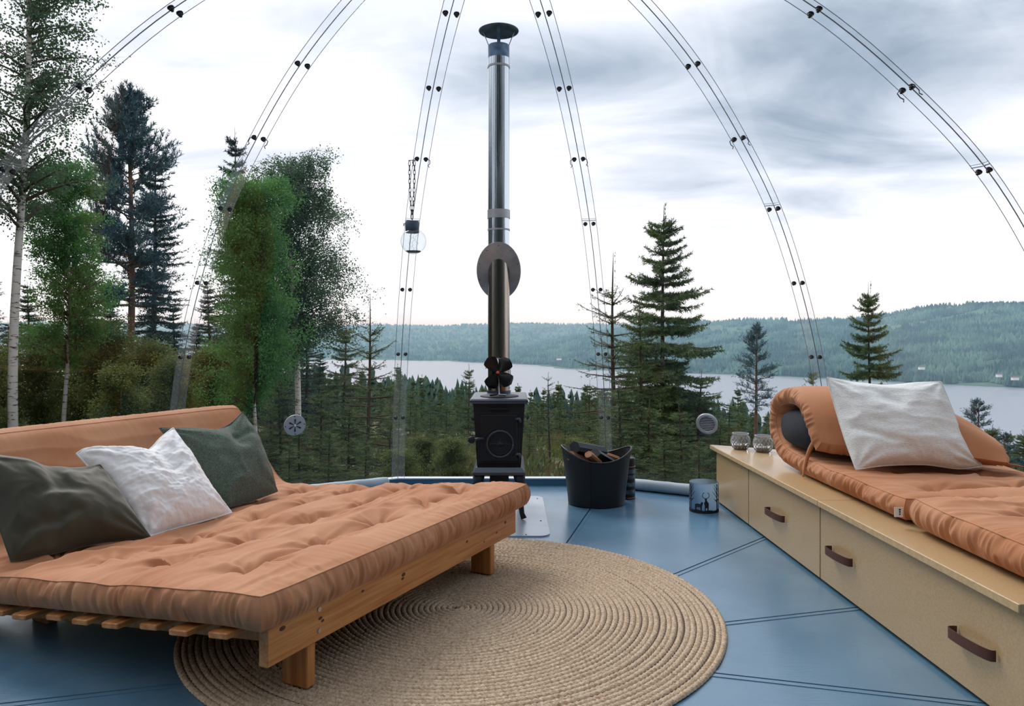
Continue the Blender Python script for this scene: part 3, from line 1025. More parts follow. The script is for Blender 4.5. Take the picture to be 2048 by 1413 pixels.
# ------------------------------------------------------------------ hanging globe lamp
hp_ = pol(1.6074, -15, 1.9353)
hz_ = PX(824, 322, 3.86)
lp = thing('hanging_globe_lamp', 'clear glass globe lamp hanging on a chain from the dome seam', 'lamp', PX(827, 510, 3.84))
gcen = PX(827, 483, 3.84)
ch = MB()
A, B = PX(819, 323, 3.85), PX(829, 323, 3.85)
E_ = PX(824, 438, 3.84)
for si, S in enumerate((A, B)):
    nL = 13
    for k in range(nL):
        u = (k + 0.5) / nL
        c = S + (E_ - S) * (u if u < 0.8 else u)
        c = c + np.array([0.004 * math.sin(u * math.pi) * (-1 if si == 0 else 1), 0, 0])
        L2 = np.linalg.norm(E_ - S) / nL * 0.66
        t = np.array([1, 0, 0]) if (k % 2 == 0) else np.array([0.25, 0.97, 0])
        pts = [c + t * 0.0052 * math.cos(a) + np.array([0, 0, 1]) * L2 * math.sin(a) for a in np.linspace(0, 2 * math.pi, 11)]
        ch.tube(pts, 0.0017, 5, cap=False)
ch.tube([PX(817, 321, 3.85), PX(831, 321, 3.85)], 0.002, 6)
ch.build('chain', M['bolt'], lp)
cz0, cz1 = PX(824, 466, 3.84)[2], PX(824, 443, 3.84)[2]
cpx = PX(824.5, 466, 3.84)
MB().lathe([(0.034, 0), (0.0355, 0.002), (0.0355, cz1 - cz0 - 0.002), (0.034, cz1 - cz0), (0.0001, cz1 - cz0 + 0.001)], (cpx[0], cpx[1], cz0), 32).build('cap', M['solar'], lp, auto=40)
MB().tube([(cpx[0] - 0.036, cpx[1], cz1 - 0.012), (cpx[0] - 0.043, cpx[1], cz1 - 0.012), (cpx[0] - 0.043, cpx[1], cz1 - 0.024)], 0.003, 6).build('switch', M['solar'], lp)
RG = 0.066
MB().lathe([(RG * math.cos(t), RG * math.sin(t)) for t in np.linspace(-math.pi / 2 + 0.001, 1.02, 26)], gcen, 40).build('globe', M['glass_thin'], lp, smooth=True)
MB().lathe([(0.0001, -RG + 0.006), (0.030, -RG + 0.009), (0.040, -RG + 0.016), (0.0001, -RG + 0.017)], gcen, 24).build('base_pad', M['wax'], lp, smooth=True)
wr = MB()
rr = random.Random(5)
for k in range(3):
    q = gcen + (0.0, 0, 0.05)
    pts = []
    for i in range(14):
        q = gcen + np.array([(k - 1) * 0.016 + rr.uniform(-.008, .008), rr.uniform(-.02, .02), 0.05 - i * 0.0075])
        pts.append(q)
    wr.tube(pts, 0.0006, 4)
wr.build('light_wire', M['bolt'], lp)

# ------------------------------------------------------------------ round braided rug (one continuous spiral braid)
RC = W(-0.200, 2.717)
RUG_R, PITCH = 0.945, 0.0205
turns = RUG_R / PITCH
S_tot = math.pi * RUG_R ** 2 / PITCH
nS = 21000
sarc = np.linspace(0.004, S_tot, nS)
rad = np.sqrt(sarc * PITCH / math.pi)
th = rad / PITCH * 2 * math.pi + 2.2
wcs = np.array([-0.5, -0.36, -0.12, 0.12, 0.36, 0.5])
hts = np.array([0.0, 0.72, 1.0, 1.0, 0.72, 0.0])
Vr = np.zeros((nS, len(wcs), 3))
wob = 1 + 0.004 * vnoise(th * 1.3 / 6.283 * 3, rad * 4) + 0.006 * np.sin(th * 2 + 0.6) * (rad / RUG_R)
for j, (wc, ht) in enumerate(zip(wcs, hts)):
    ph = sarc / 0.021 * 2 * math.pi + (2.6 * abs(wc) / 0.36) * (1 if wc < 0 else 1) + (math.pi if wc > 0 else 0)
    bmp = 0.55 + 0.45 * np.sin(ph)
    r = (rad + wc * PITCH * (1 + 0.10 * np.sin(ph))) * wob
    Vr[:, j, 0] = RC[0] + r * np.sin(th)
    Vr[:, j, 1] = RC[1] + r * np.cos(th)
    Vr[:, j, 2] = 0.0035 + ht * (0.0055 + 0.0055 * bmp) + 0.0012 * vnoise(th * 8, rad * 30)
rug = thing('braided_rug', 'large round jute rug of spiral braid on the blue floor', 'rug', (RC[0], RC[1], 0))
mk('braid', Vr.reshape(-1, 3), grid_faces(nS, len(wcs), True), M['jute'], rug, smooth=True)
MB().lathe([(0.0001, 0.0022), (RUG_R * 0.99, 0.0022), (RUG_R * 0.985, 0.006), (0.0001, 0.006)], RC, 80).build('backing', M['bark_s'], rug)

# ------------------------------------------------------------------ padded mattresses


def resample(P, n):
    P = catmull(P, 14)
    d = np.r_[0, np.cumsum(np.linalg.norm(np.diff(P, axis=0), axis=1))]
    return d[-1], lambda s: np.stack([np.interp(s, d, P[:, 0]), np.interp(s, d, P[:, 1])], -1)


def slab(name, path, T, O, da, db, b0, b1, m, parent, seed=0, nu=200, nb=120, nc=14, tufts=(), tuft_d=0.028, wr=0.005, gath=0.007, bulge=0.026, bulge_end=None, gfreq=34.0, post=None, smooth_from=None, wrk=(9.0, 1.6)):
    """padded slab following a path in the (da, z) plane, width along db, with tufts, creases and gathered sides"""
    Ls, at = resample(path, 400)
    da, db, O = (np.asarray(x, float) for x in (da, db, O))
    wid = b1 - b0

    def pos(s, b, c):
        eps = 1e-3
        p = at(np.clip(s, 0, Ls))
        t = at(np.clip(s + 0.03, 0, Ls)) - at(np.clip(s - 0.03, 0, Ls))
        t /= np.linalg.norm(t, axis=-1)[..., None] + 1e-9
        n = np.stack([-t[..., 1], t[..., 0]], -1)
        e1, e2 = s, Ls - s
        f1, f2 = b - b0, b1 - b
        ds, dbb = np.minimum(e1, e2), np.minimum(f1, f2)
        fall = lambda d: 1 - np.exp(-np.maximum(d, 0) / 0.05)
        h = T / 2 * (0.76 + 0.30 * fall(ds) * fall(dbb))
        # gathered sides
        g_s = (ridge(s * gfreq + 3.1 * seed, 5.5 + seed + 0.35 * c) + 0.5 * ridge(s * gfreq * 0.37, 1.5 + seed)) * np.clip(ds / 0.05, 0, 1)
        g_b = (ridge(b * gfreq + 7.7 * seed, 2.5 + seed + 0.35 * c) + 0.5 * ridge(b * gfreq * 0.37, 8.5 + seed)) * np.clip(dbb / 0.05, 0, 1)
        fade = np.ones_like(s) if smooth_from is None else 0.25 + 0.75 / (1 + np.exp((s - smooth_from) / 0.05))
        on_b = np.exp(-dbb / 0.012)
        on_s = np.exp(-ds / 0.012)
        prof = np.sqrt(np.clip(1 - c * c, 0, 1))
        sg_b = np.where(f1 < f2, -1.0, 1.0)
        sg_s = np.where(e1 < e2, -1.0, 1.0)
        out_b = on_b * (bulge * (1 - c * c) + gath * g_s * prof) * sg_b
        out_s = on_s * (np.where(e1 < e2, bulge, bulge if bulge_end is None else bulge_end) * (1 - c * c) + gath * g_b * prof * fade) * sg_s
        # rounded plan corners
        cr_ = np.exp(-ds / 0.05) * np.exp(-dbb / 0.05) * 0.009
        out_b -= cr_ * sg_b
        out_s -= cr_ * sg_s
        # top creases and tufts
        top = np.clip((c + 1) / 2, 0, 1) ** 3
        w1 = ridge(s * wrk[0] + 0.9 * fbm(s * 3 + seed, b * 2.3, 2), b * wrk[1] + seed * 2.2)
        w2 = ridge(s * wrk[0] * 2.1 + 0.8 * fbm(s * 5, b * 3 + seed, 2), b * wrk[1] * 1.7 + 4.1)
        d = wr * (0.75 * w1 + 0.45 * w2 - 0.4) * fall(ds) * fall(dbb) * fade
        d = d + 0.006 * fbm(s * 2.1 + seed, b * 2.1, 2)  * fall(ds) * fall(dbb)
        d = d + 0.55 * gath * g_s * np.exp(-dbb / 0.09) * (1 - np.exp(-dbb / 0.01)) * fade + 0.55 * gath * g_b * np.exp(-ds / 0.09) * (1 - np.exp(-ds / 0.01)) * fade
        for k, (ts, tb) in enumerate(tufts):
            x, y = s - ts, b - tb
            r = np.sqrt((x * 1.35) ** 2 + (y * 0.70) ** 2)
            ang = np.arctan2(y, x)
            d = d - tuft_d * np.exp(-(r / 0.075) ** 1.1) * (1 + 0.25 * np.sin(5 * ang + k * 1.7) * np.clip(r / 0.05, 0, 1)) * fade
            d = d + wr * 1.3 * np.exp(-(r / 0.13) ** 2) * np.clip(r / 0.04, 0, 1) * vnoise(ang * 3.2 + k * 5.0, 3.3 + k) * fade
        off = c * h + d * top
        P2 = p + n * off[..., None] + t * out_s[..., None]
        XY = P2[..., 0]
        out = O + XY[..., None] * da + (b + out_b)[..., None] * db
        out[..., 2] += P2[..., 1]
        if post is not None:
            out = post(out, XY, b)
        return out

    V, Fc, off = [], [], 0

    def put(s, b, c, flip):
        nonlocal off
        P = pos(s, b, c)
        V.append(P.reshape(-1, 3))
        Fc.append(grid_faces(P.shape[0], P.shape[1], flip) + off)
        off += P.shape[0] * P.shape[1]

    S, Bq = np.meshgrid(np.linspace(0, Ls, nu), np.linspace(b0, b1, nb), indexing='ij')
    one = np.ones_like(S)
    # orientation: da x db decides which way is out
    fl = np.cross(da, db)[2] < 0
    put(S, Bq, one, fl)
    put(S, Bq, -one, not fl)
    S2, C2 = np.meshgrid(np.linspace(0, Ls, nu * 2), np.linspace(-1, 1, nc), indexing='ij')
    put(S2, np.full_like(S2, b0), C2, not fl)
    put(S2, np.full_like(S2, b1), C2, fl)
    B2, C3 = np.meshgrid(np.linspace(b0, b1, nb * 2), np.linspace(-1, 1, nc), indexing='ij')
    put(np.zeros_like(B2), B2, C3, fl)
    put(np.full_like(B2, Ls), B2, C3, not fl)
    ob = mk(name, np.vstack(V), np.vstack(Fc), m, parent, smooth=True)
    # stitched seam line round the upper edge
    per = [(s, b0) for s in np.linspace(0, Ls, 60)] + [(Ls, b) for b in np.linspace(b0, b1, 40)] + [(s, b1) for s in np.linspace(Ls, 0, 60)] + [(0, b) for b in np.linspace(b1, b0, 40)]
    per = np.array(per)
    MB().tube(pos(per[:, 0], per[:, 1], np.ones(len(per))), 0.0022, 5, cap=False).build('edge_seam', m, ob, smooth=True)
    for s_ in (0.0, Ls):
        for b_ in (b0, b1):
            cc = np.linspace(-1, 1, 14)
            MB().tube(pos(np.full(14, s_), np.full(14, b_), cc), 0.0018, 5, cap=False).build('corner_seam', m, ob, smooth=True)
    return ob, pos, Ls


# ------------------------------------------------------------------ futon sofa on the left
FO = W(-0.633, 1.932)
E1 = np.array([*(0.4377 * RV + 0.899 * DV), 0.0])
E2 = np.array([*(-0.899 * RV + 0.4377 * DV), 0.0])
UPZ = np.array([0, 0, 1.0])


def FT(s, D, z):
    return FO + E1 * s + E2 * D + UPZ * z


fr = thing('pine_sofa_bed', 'low orange pine sofa bed with slats, standing on the round rug', 'sofa bed', FT(0.74, 0.6, 0))
axF = np.array([E1, E2, UPZ])
rail = MB().box(FT(0.743, 0.016, 0.187), (1.486, 0.032, 0.104), axF, bev=0.004).build('front_rail', M['pine'], fr, auto=30)
for s, z in ((0.20, 0.225), (0.20, 0.165)):
    MB().lathe([(0.007, 0), (0.007, 0.002), (0.0001, 0.002)], FT(s, -0.0005, z), 14, np.array([E1, UPZ, -E2])).build('screw', M['fan_alu'], rail)
kr = random.Random(3)
for s, z, r in ((0.205, 0.198, 0.006), (0.215, 0.188, 0.005), (0.055, 0.222, 0.008), (0.62, 0.202, 0.008), (0.615, 0.190, 0.006), (1.05, 0.205, 0.006), (1.30, 0.18, 0.005), (1.38, 0.205, 0.007), (0.40, 0.215, 0.005), (1.19, 0.17, 0.004)):
    MB().lathe([(r, 0), (0.0001, 0.0007)], FT(s, -0.0003, z), 10, np.array([E1, UPZ, -E2]), sx=1.5, sy=0.8).build('knot', M['knot'], rail)
RUGZ = 0.0145
for s, D in ((0.175, 0.052), (1.275, 0.052), (0.175, 1.20), (1.275, 1.20)):
    zt0 = 0.20 if D < 0.5 else 0.10
    z0 = RUGZ if np.hypot(*(FT(s, D, 0)[:2] - RC[:2])) < RUG_R + 0.06 else 0.0
    MB().box(FT(s, D, (z0 + zt0) / 2), (0.036, 0.092, zt0 - z0), axF, bev=0.003).build('leg', M['pine_x'], fr, auto=30)
# side beams slope down to the back, slats across them
slope = -0.103
tl = math.hypot(1, slope)
axB = np.array([E1, (E2 + UPZ * slope) / tl, np.cross(E1, (E2 + UPZ * slope) / tl)])
for s in (0.10, 1.386):
    MB().box(FT(s, 0.70, 0.200 + slope * 0.70), (0.032, 1.36, 0.062), axB, bev=0.003).build('side_beam', M['pine_x'], fr, auto=30)
for k in range(10):
    D = 0.10 + 0.1365 * k
    MB().box(FT(0.728, D, 0.240 + slope * D), (1.60 + 0.02 * math.sin(k * 2.3), 0.068, 0.017), axB, bev=0.003).build('slat', M['pine'], fr, auto=30)
# back rest frame behind the mattress
bd = np.array([0.634, 0.773])
axK = np.array([E1, E2 * bd[0] + UPZ * bd[1], E2 * -bd[1] + UPZ * bd[0]])
for s in (0.10, 1.386):
    MB().box(FT(s, 1.60, 0.285), (0.032, 0.62, 0.045), axK, bev=0.003).build('back_beam', M['pine_x'], fr, auto=30)
for k in range(4):
    q = 0.03 + 0.15 * k
    MB().box(FT(0.743, 1.475 + q * bd[0], 0.165 + q * bd[1]), (1.50, 0.065, 0.016), axK, bev=0.003).build('back_slat', M['pine'], fr, auto=30)
for s in (0.10, 1.386):
    MB().box(FT(s, 1.74, 0.20), (0.034, 0.06, 0.40), axF, bev=0.003).build('back_post', M['pine_x'], fr, auto=30)

fm = thing('futon_mattress', 'terracotta tufted futon mattress folded up into a backrest on the pine frame', 'mattress', FT(0.74, 0.6, 0.26))
tf = [(ts, tb) for ts in (0.26, 0.56, 0.86, 1.14) for tb in (0.17, 0.48, 0.80, 1.12, 1.40)]
slab('cover', [(-0.032, 0.296), (0.12, 0.294), (0.50, 0.256), (0.90, 0.217), (1.22, 0.186), (1.36, 0.178), (1.45, 0.216), (1.54, 0.315), (1.64, 0.445), (1.715, 0.545), (1.745, 0.578)],
     0.118, FO, E2, E1, -0.055, 1.550, M['futon'], fm, seed=1, nu=270, nb=230, tufts=tf, tuft_d=0.056, wr=0.0135, gath=0.0072, bulge=0.014, bulge_end=0.052, gfreq=52, wrk=(8.0, 1.0), smooth_from=1.40)


# ------------------------------------------------------------------ cushions
def pl3(pts, Zs):
    return np.array([PX(x, y, Z) for (x, y), Z in zip(pts, Zs)])


def curve(P, n):
    P = np.asarray(P, float)
    Q = catmull(P, 16) if len(P) > 2 else np.linspace(P[0], P[-1], 33)
    d = np.r_[0, np.cumsum(np.linalg.norm(np.diff(Q, axis=0), axis=1))]
    u = np.linspace(0, d[-1], n)
    return np.stack([np.interp(u, d, Q[:, k]) for k in range(3)], -1)


def cushion(name, label, top, right, bottom, left, thick, m, seed=0, n=72, wr=0.006, wf=(5, 5), back=0.8, fluff=0.0, crease=None, pipe_r=0.0022):
    """top: left->right, right: top->bottom, bottom: left->right, left: top->bottom (3D polylines of the seam)"""
    T_, R_, B_, L_ = (curve(q, n) for q in (top, right, bottom, left))
    u = np.linspace(0, 1, n)[None, :, None]
    v = np.linspace(0, 1, n)[:, None, None]
    C = (1 - v) * T_[None] + v * B_[None] + (1 - u) * L_[:, None] + u * R_[:, None]
    C -= (1 - u) * (1 - v) * T_[0] + u * (1 - v) * T_[-1] + (1 - u) * v * B_[0] + u * v * B_[-1]
    du, dv = np.gradient(C, axis=1), np.gradient(C, axis=0)
    nn = np.cross(dv, du).mean((0, 1))
    nn /= np.linalg.norm(nn)
    cen = C.mean((0, 1))
    if nn @ (CAM - cen) < 0:
        nn = -nn
    uu, vv = u[..., 0], v[..., 0]
    pr = (np.clip(1 - np.abs(2 * uu - 1) ** 2.6, 0, 1) * np.clip(1 - np.abs(2 * vv - 1) ** 2.6, 0, 1)) ** 0.62
    w = ridge(uu * wf[0] + fbm(uu * 3 + seed, vv * 3, 2), vv * wf[1] + seed) * 0.7 + 0.5 * fbm(uu * wf[0] * 1.4 + seed * 3, vv * wf[1] * 1.4, 3)
    e = pr ** 0.5
    o = thick * pr + wr * w * e
    # radial puckers at the corners
    for cu, cv in ((0, 0), (1, 0), (0, 1), (1, 1)):
        r = np.hypot(uu - cu, vv - cv)
        a = np.arctan2(vv - cv, uu - cu)
        o = o + 0.009 * np.exp(-(r / 0.28) ** 2) * np.sin(a * 11 + seed) * e
    if crease is not None:
        for (u0, v0, u1, v1, d, wd_) in crease:
            tx, ty = u1 - u0, v1 - v0
            L2 = tx * tx + ty * ty
            q = np.clip(((uu - u0) * tx + (vv - v0) * ty) / L2, 0, 1)
            r = np.hypot(uu - u0 - q * tx, vv - v0 - q * ty)
            o = o - d * np.exp(-(r / wd_) ** 2) * e
    if fluff:
        o = o + fluff * (ridge(uu * 15 + 1.2 * fbm(uu * 9, vv * 9 + seed, 2), vv * 24) * 0.5 + fbm(uu * 44, vv * 44, 2) * 0.4) * e
    Fv = C + nn * o[..., None]
    Bv = C - nn * (thick * back * pr)[..., None]
    root = thing(name, label, 'cushion', (cen[0], cen[1], C[..., 2].min()))
    g = grid_faces(n, n)
    nrm = np.cross(Fv[0, 1] - Fv[0, 0], Fv[1, 0] - Fv[0, 0])
    fl = (np.cross(dv, du).mean((0, 1)) @ nn) < 0
    Vv = np.vstack([Fv.reshape(-1, 3), Bv.reshape(-1, 3)])
    Ff = np.vstack([g if not fl else g[:, ::-1], (g[:, ::-1] if not fl else g) + n * n])
    cv_ = mk('cover', Vv, Ff, m, root, smooth=True)
    if pipe_r:
        loop = np.vstack([T_, R_[1:], B_[::-1][1:], L_[::-1][1:]])
        MB().tube(loop, pipe_r, 6, cap=False).build('edge_seam', m, cv_, smooth=True)
    return root, Fv, nn


def FP(s, D, z):
    return FT(s, D, z)


cushion('olive_cushion', 'dark olive velvet cushion at the near end of the futon',
        pl3([(-75, 892), (-10, 914), (70, 930), (130, 944), (200, 930)], [2.62, 2.68, 2.76, 2.84, 2.90]),
        pl3([(200, 930), (238, 985), (276, 1040), (302, 1076)], [2.90, 2.84, 2.78, 2.755]),
        pl3([(22, 1124), (100, 1110), (200, 1086), (302, 1076)], [2.50, 2.58, 2.68, 2.755]),
        pl3([(-75, 892), (-30, 970), (0, 1060), (22, 1124)], [2.62, 2.58, 2.53, 2.50]),
        0.105, M['olive'], seed=2, wr=0.010, wf=(4, 3), crease=[(0.55, -0.05, 0.5, 0.45, 0.03, 0.10), (0.1, 0.85, 0.5, 0.75, 0.018, 0.05), (0.3, 0.95, 0.45, 0.6, 0.012, 0.05)])
_, wf_pts, wf_n = cushion('fluffy_cushion', 'white fluffy cushion in the middle of the futon backrest',
                          pl3([(153, 908), (178, 897), (240, 900), (292, 903), (322, 876), (346, 857)], [2.93, 2.96, 3.02, 3.09, 3.17, 3.23]),
                          pl3([(346, 857), (376, 900), (416, 965), (463, 1026)], [3.23, 3.20, 3.14, 3.09]),
                          pl3([(298, 1074), (350, 1058), (410, 1042), (463, 1026)], [2.78, 2.88, 2.99, 3.09]),
                          pl3([(153, 908), (200, 960), (250, 1020), (298, 1074)], [2.93, 2.90, 2.83, 2.78]),
                          0.105, M['white_fur'], seed=5, wr=0.009, wf=(4, 5), fluff=0.0055, crease=[(0.72, -0.05, 0.6, 0.4, 0.03, 0.12)], pipe_r=0.004)
cushion('terry_cushion', 'grey-green terry cushion at the far end of the futon',
        pl3([(319, 857), (372, 858), (425, 862), (458, 850), (486, 825)], [3.37, 3.42, 3.50, 3.57, 3.66]),
        pl3([(486, 825), (510, 870), (532, 925), (555, 983)], [3.66, 3.64, 3.60, 3.57]),
        pl3([(438, 1018), (470, 1012), (515, 998), (555, 983)], [3.18, 3.28, 3.43, 3.57]),
        pl3([(319, 857), (360, 910), (400, 965), (438, 1018)], [3.37, 3.32, 3.25, 3.18]),
        0.100, M['green_terry'], seed=8, wr=0.009, wf=(3, 3), crease=[(0.78, -0.05, 0.62, 0.3, 0.035, 0.10), (0.62, 0.22, 0.85, 0.26, 0.015, 0.05)], pipe_r=0.003)

# ------------------------------------------------------------------ storage bench on the right
BA, BB = W(1.268, 2.019), W(1.222, 4.42)
CD = (BB - BA) / np.linalg.norm(BB - BA)
CN = np.array([-CD[1], CD[0], 0])              # towards the room
if CN[0] > 0:
    CN = -CN
axC = np.array([CD, -CN, UPZ])


def front(Z):
    X = 1.268 + (Z - 2.019) * (1.222 - 1.268) / (4.42 - 2.019)
    return W(X, Z)


def front_px(px):
    q = (px - CX) / F_PX
    return 1.30668 / (q + 0.01916)


def wall_x(y, a):
    return min((a - y * math.cos(math.radians(m_))) / math.sin(math.radians(m_)) for m_ in (30, 60, 90, 120))


def wall_line(y0, y1, a):
    ys = [y0, y1]
    for deg in (45, 75, 105):
        yb = a / math.cos(math.radians(15)) * math.cos(math.radians(deg))
        if y0 < yb < y1:
            ys.append(yb)
    return [np.array([wall_x(y, a), y, 0]) for y in sorted(ys)]


BT = 0.335
UN = [(4.47, 3.894, 'far corner unit of the tan storage bench with a plain front', 0),
      (3.894, 3.03, 'middle tan bench cabinet with one leather-handled drawer', 1),
      (3.03, 1.83, 'long near tan bench cabinet with a two-handled drawer', 2)]
HND = [[], [(1541, 1570, 1030)], [(1664, 1706, 1113), (1914, 1993, 1288)]]


def handle(Z0, Z1, zc, w, parent):
    """folded leather pull: both ends fixed, bowed outward"""
    p0, p1 = front(Z0), front(Z1)              # Z0 far end, Z1 near end
    L_ = np.linalg.norm(p1 - p0)
    d = (p1 - p0) / L_
    prof = [(0.002, 0.0), (0.000, 0.010), (0.002, 0.022), (0.012, 0.029), (0.35 * L_, 0.030), (0.75 * L_, 0.024), (L_ - 0.006, 0.014), (L_, 0.004), (L_, 0.0)]
    prof = catmull(np.array(prof), 4)
    P = []
    for th_ in (0.0, 0.0045):
        for zz in (-1, 1):
            for i, (a, o) in enumerate(prof):
                P.append(p0 + d * a + CN * max(o + 0.001 - th_ * 0.5 + th_, 0.0005) + UPZ * (zc + zz * w / 2))
    m_ = len(prof)
    f = []
    for i in range(m_ - 1):
        f += [(i, i + 1, m_ + i + 1, m_ + i), (2 * m_ + i, 3 * m_ + i, 3 * m_ + i + 1, 2 * m_ + i + 1),
              (i, 2 * m_ + i, 2 * m_ + i + 1, i + 1), (m_ + i, m_ + i + 1, 3 * m_ + i + 1, 3 * m_ + i)]
    return mk('handle', P, f, M['leather_brown'], parent, auto=40)


for Za, Zb, lab, k in UN:
    pa, pb = front(Za), front(Zb)
    cab = thing('bench_cabinet', lab, 'cabinet', (pa + pb) / 2 - CN * 0.3, 'storage bench units')
    back = wall_line(pb[1] + 0.004, pa[1] - 0.004, 2.47)
    i0, i1 = pb - CN * 0.022 + CD * 0.004, pa - CN * 0.022 - CD * 0.004
    poly = [i0] + back + [i1]
    MB().prism([q + UPZ * 0.004 for q in poly], UPZ * (BT - 0.024 - 0.004)).build('body', M['ply'], cab)
    g = 0.0045
    L_ = np.linalg.norm(pa - pb) - 2 * g
    dr_ = MB().box((pa + pb) / 2 - CN * 0.010 + UPZ * (0.014 + BT - 0.026) / 2, (L_, 0.018, BT - 0.026 - 0.014), axC, bev=0.0015).build('drawer_front' if k else 'front_panel', M['ply'], cab)
    for (x0, x1, yc) in HND[k]:
        Zm = front_px((x0 + x1) / 2)
        handle(front_px(x0), front_px(x1), 1 - (yc - YH) * Zm / F_PX, 0.030, dr_)

for Za, Zb, lab in ((4.53, 3.01, 'far tan top board of the storage bench with two glass jars'), (3.006, 1.845, 'near tan top board of the storage bench under the mattresses')):
    pa, pb = front(Za) + CN * 0.014, front(Zb) + CN * 0.014
    poly = [pb] + wall_line(pb[1], pa[1], 2.500) + [pa]
    tp = thing('worktop', lab, 'board', (pa + pb) / 2 + np.array([0.4, 0, BT - 0.02]), 'storage bench tops')
    MB().prism([q + UPZ * (BT - 0.0225) for q in poly], UPZ * 0.0225).build('board', M['ply'], tp)
    d_ = np.linalg.norm(pa - pb)
    MB().box((pa + pb) / 2 + CN * 0.003 + UPZ * (BT - 0.0115), (d_, 0.007, 0.023), axC, bev=0.0015).build('edge_strip', M['ply_edge'], tp)

# mattress rolled up at the far end of the bench
BO = W(0, 0)
DA, DB = np.array([*DV, 0.0]), np.array([*RV, 0.0])


def skew(P, a, b):
    k = np.clip((a - 2.75) / 0.75, 0, 1)
    k = k * k * (3 - 2 * k)
    sh = -0.50 * np.maximum(b - 1.37, 0) * k
    P = P + sh[..., None] * DA
    sl = np.clip((P[..., 2] - 0.46) / 0.25, 0, 1) * np.clip((b - 1.75) / 0.4, 0, 1) ** 1.5
    ro = np.clip((P[..., 2] - 0.44) / 0.07, 0, 1)
    P = P - (np.maximum(b - 1.375, 0) * 0.20 * ro)[..., None] * DB
    P[..., 2] -= 0.13 * sl
    return P


bm = thing('rolled_mattress', 'terracotta mattress with its far end rolled over a dark bolster on the bench', 'mattress', W(1.75, 3.2, BT))
_, mpos, mL = slab('cover', [(2.615, 0.388), (2.9, 0.388), (3.3, 0.386), (3.62, 0.388), (3.80, 0.412), (3.905, 0.490), (3.925, 0.585), (3.855, 0.665), (3.70, 0.702), (3.555, 0.688), (3.455, 0.62), (3.40, 0.54), (3.365, 0.492)],
                   0.098, BO, DA, DB, 1.375, 2.15, M['futon'], bm, seed=4, nu=240, nb=110, tufts=[(0.24, 1.62), (0.24, 1.92), (0.62, 1.62), (0.62, 1.92)], tuft_d=0.044, wr=0.013, gath=0.0095, bulge=0.014, gfreq=46, post=skew, wrk=(8, 1.5))
tg = PX(1797, 1025, 2.585)
MB().box(tg, (0.030, 0.0012, 0.034), np.array([DB, DA, UPZ])).build('label_tag', M['tagw'], bm)
for i_ in range(3):
    MB().box(tg + np.array([0.004, -0.0012, 0.009 - 0.008 * i_]), (0.006 - 0.001 * i_, 0.0006, 0.005), np.array([DB, DA, UPZ])).build('tag_print', M['ink'], bm)
cf = np.array([PX(1642, 868, 3.42), PX(1622, 895, 3.44), PX(1612, 925, 3.45), PX(1606, 954, 3.46)])
MB().tube(catmull(cf, 6), np.linspace(0.013, 0.005, 19), 8).build('corner_tuck', M['futon'], bm, smooth=True)

bl = thing('dark_bolster', 'charcoal bolster wrapped inside the rolled mattress', 'bolster', W(1.75, 3.66, 0.44))
ux = np.linspace(0, 1, 26)
V = []
for u in ux:
    X = 1.395 + 0.54 * u
    e = min(1, math.sqrt(max(0.0, 1 - max(0, 1 - u / 0.10) ** 2)) + 0.02) * min(1, math.sqrt(max(0.0, 1 - max(0, 1 - (1 - u) / 0.1) ** 2)) + 0.02)
    for k in range(36):
        a = 2 * math.pi * k / 36
        sup = lambda c: np.sign(c) * abs(c) ** 0.75
        Z = 3.665 + 0.205 * sup(math.cos(a)) * (0.8 + 0.2 * e) - 0.50 * max(X - 1.37, 0)
        z = 0.542 + 0.098 * sup(math.sin(a)) * (0.75 + 0.25 * e)
        if X > 1.75 and z > 0.46:
            z -= 0.10 * min(1, (z - 0.46) / 0.25) * min(1, (X - 1.75) / 0.4) ** 1.5
        V.append(W(X - 0.02 * (1 - e) * (1 if u < .5 else -1), Z, z))
f = [(i * 36 + k, i * 36 + (k + 1) % 36, i * 36 + 36 + (k + 1) % 36, i * 36 + 36 + k) for i in range(25) for k in range(36)]
f += [tuple(range(35, -1, -1)), tuple(range(25 * 36, 26 * 36))]
mk('cover', V, f, M['navy'], bl, smooth=True)

nm = thing('bench_mattress', 'thick terracotta mattress at the near end of the bench', 'mattress', W(1.8, 2.2, BT))
slab('cover', [(1.80, 0.400), (2.1, 0.398), (2.4, 0.398), (2.55, 0.400)], 0.118, BO, DA, DB, 1.365, 2.26, M['futon'], nm, seed=6, nu=130, nb=130, tufts=[(0.22, 1.66), (0.54, 1.66), (0.22, 1.98), (0.54, 1.98)], tuft_d=0.052, wr=0.014, gath=0.0095, bulge=0.015, gfreq=42, wrk=(8, 1.6))

cushion('boucle_cushion', 'off-white textured cushion leaning on the rolled mattress',
        pl3([(1654, 755), (1705, 764), (1770, 771), (1832, 766), (1882, 764)], [3.33, 3.31, 3.28, 3.25, 3.22]),
        pl3([(1882, 764), (1905, 820), (1930, 885), (1966, 934)], [3.22, 3.17, 3.10, 3.06]),
        pl3([(1712, 940), (1770, 932), (1850, 930), (1915, 938), (1966, 934)], [3.12, 3.10, 3.08, 3.07, 3.06]),
        pl3([(1654, 755), (1670, 815), (1690, 880), (1712, 940)], [3.33, 3.28, 3.20, 3.12]),
        0.090, M['cream'], seed=11, wr=0.008, wf=(3, 5), crease=[(0.25, 0.02, 0.5, 0.3, 0.012, 0.07), (0.1, 0.6, 0.35, 0.75, 0.010, 0.04)], pipe_r=0.003, back=0.5)


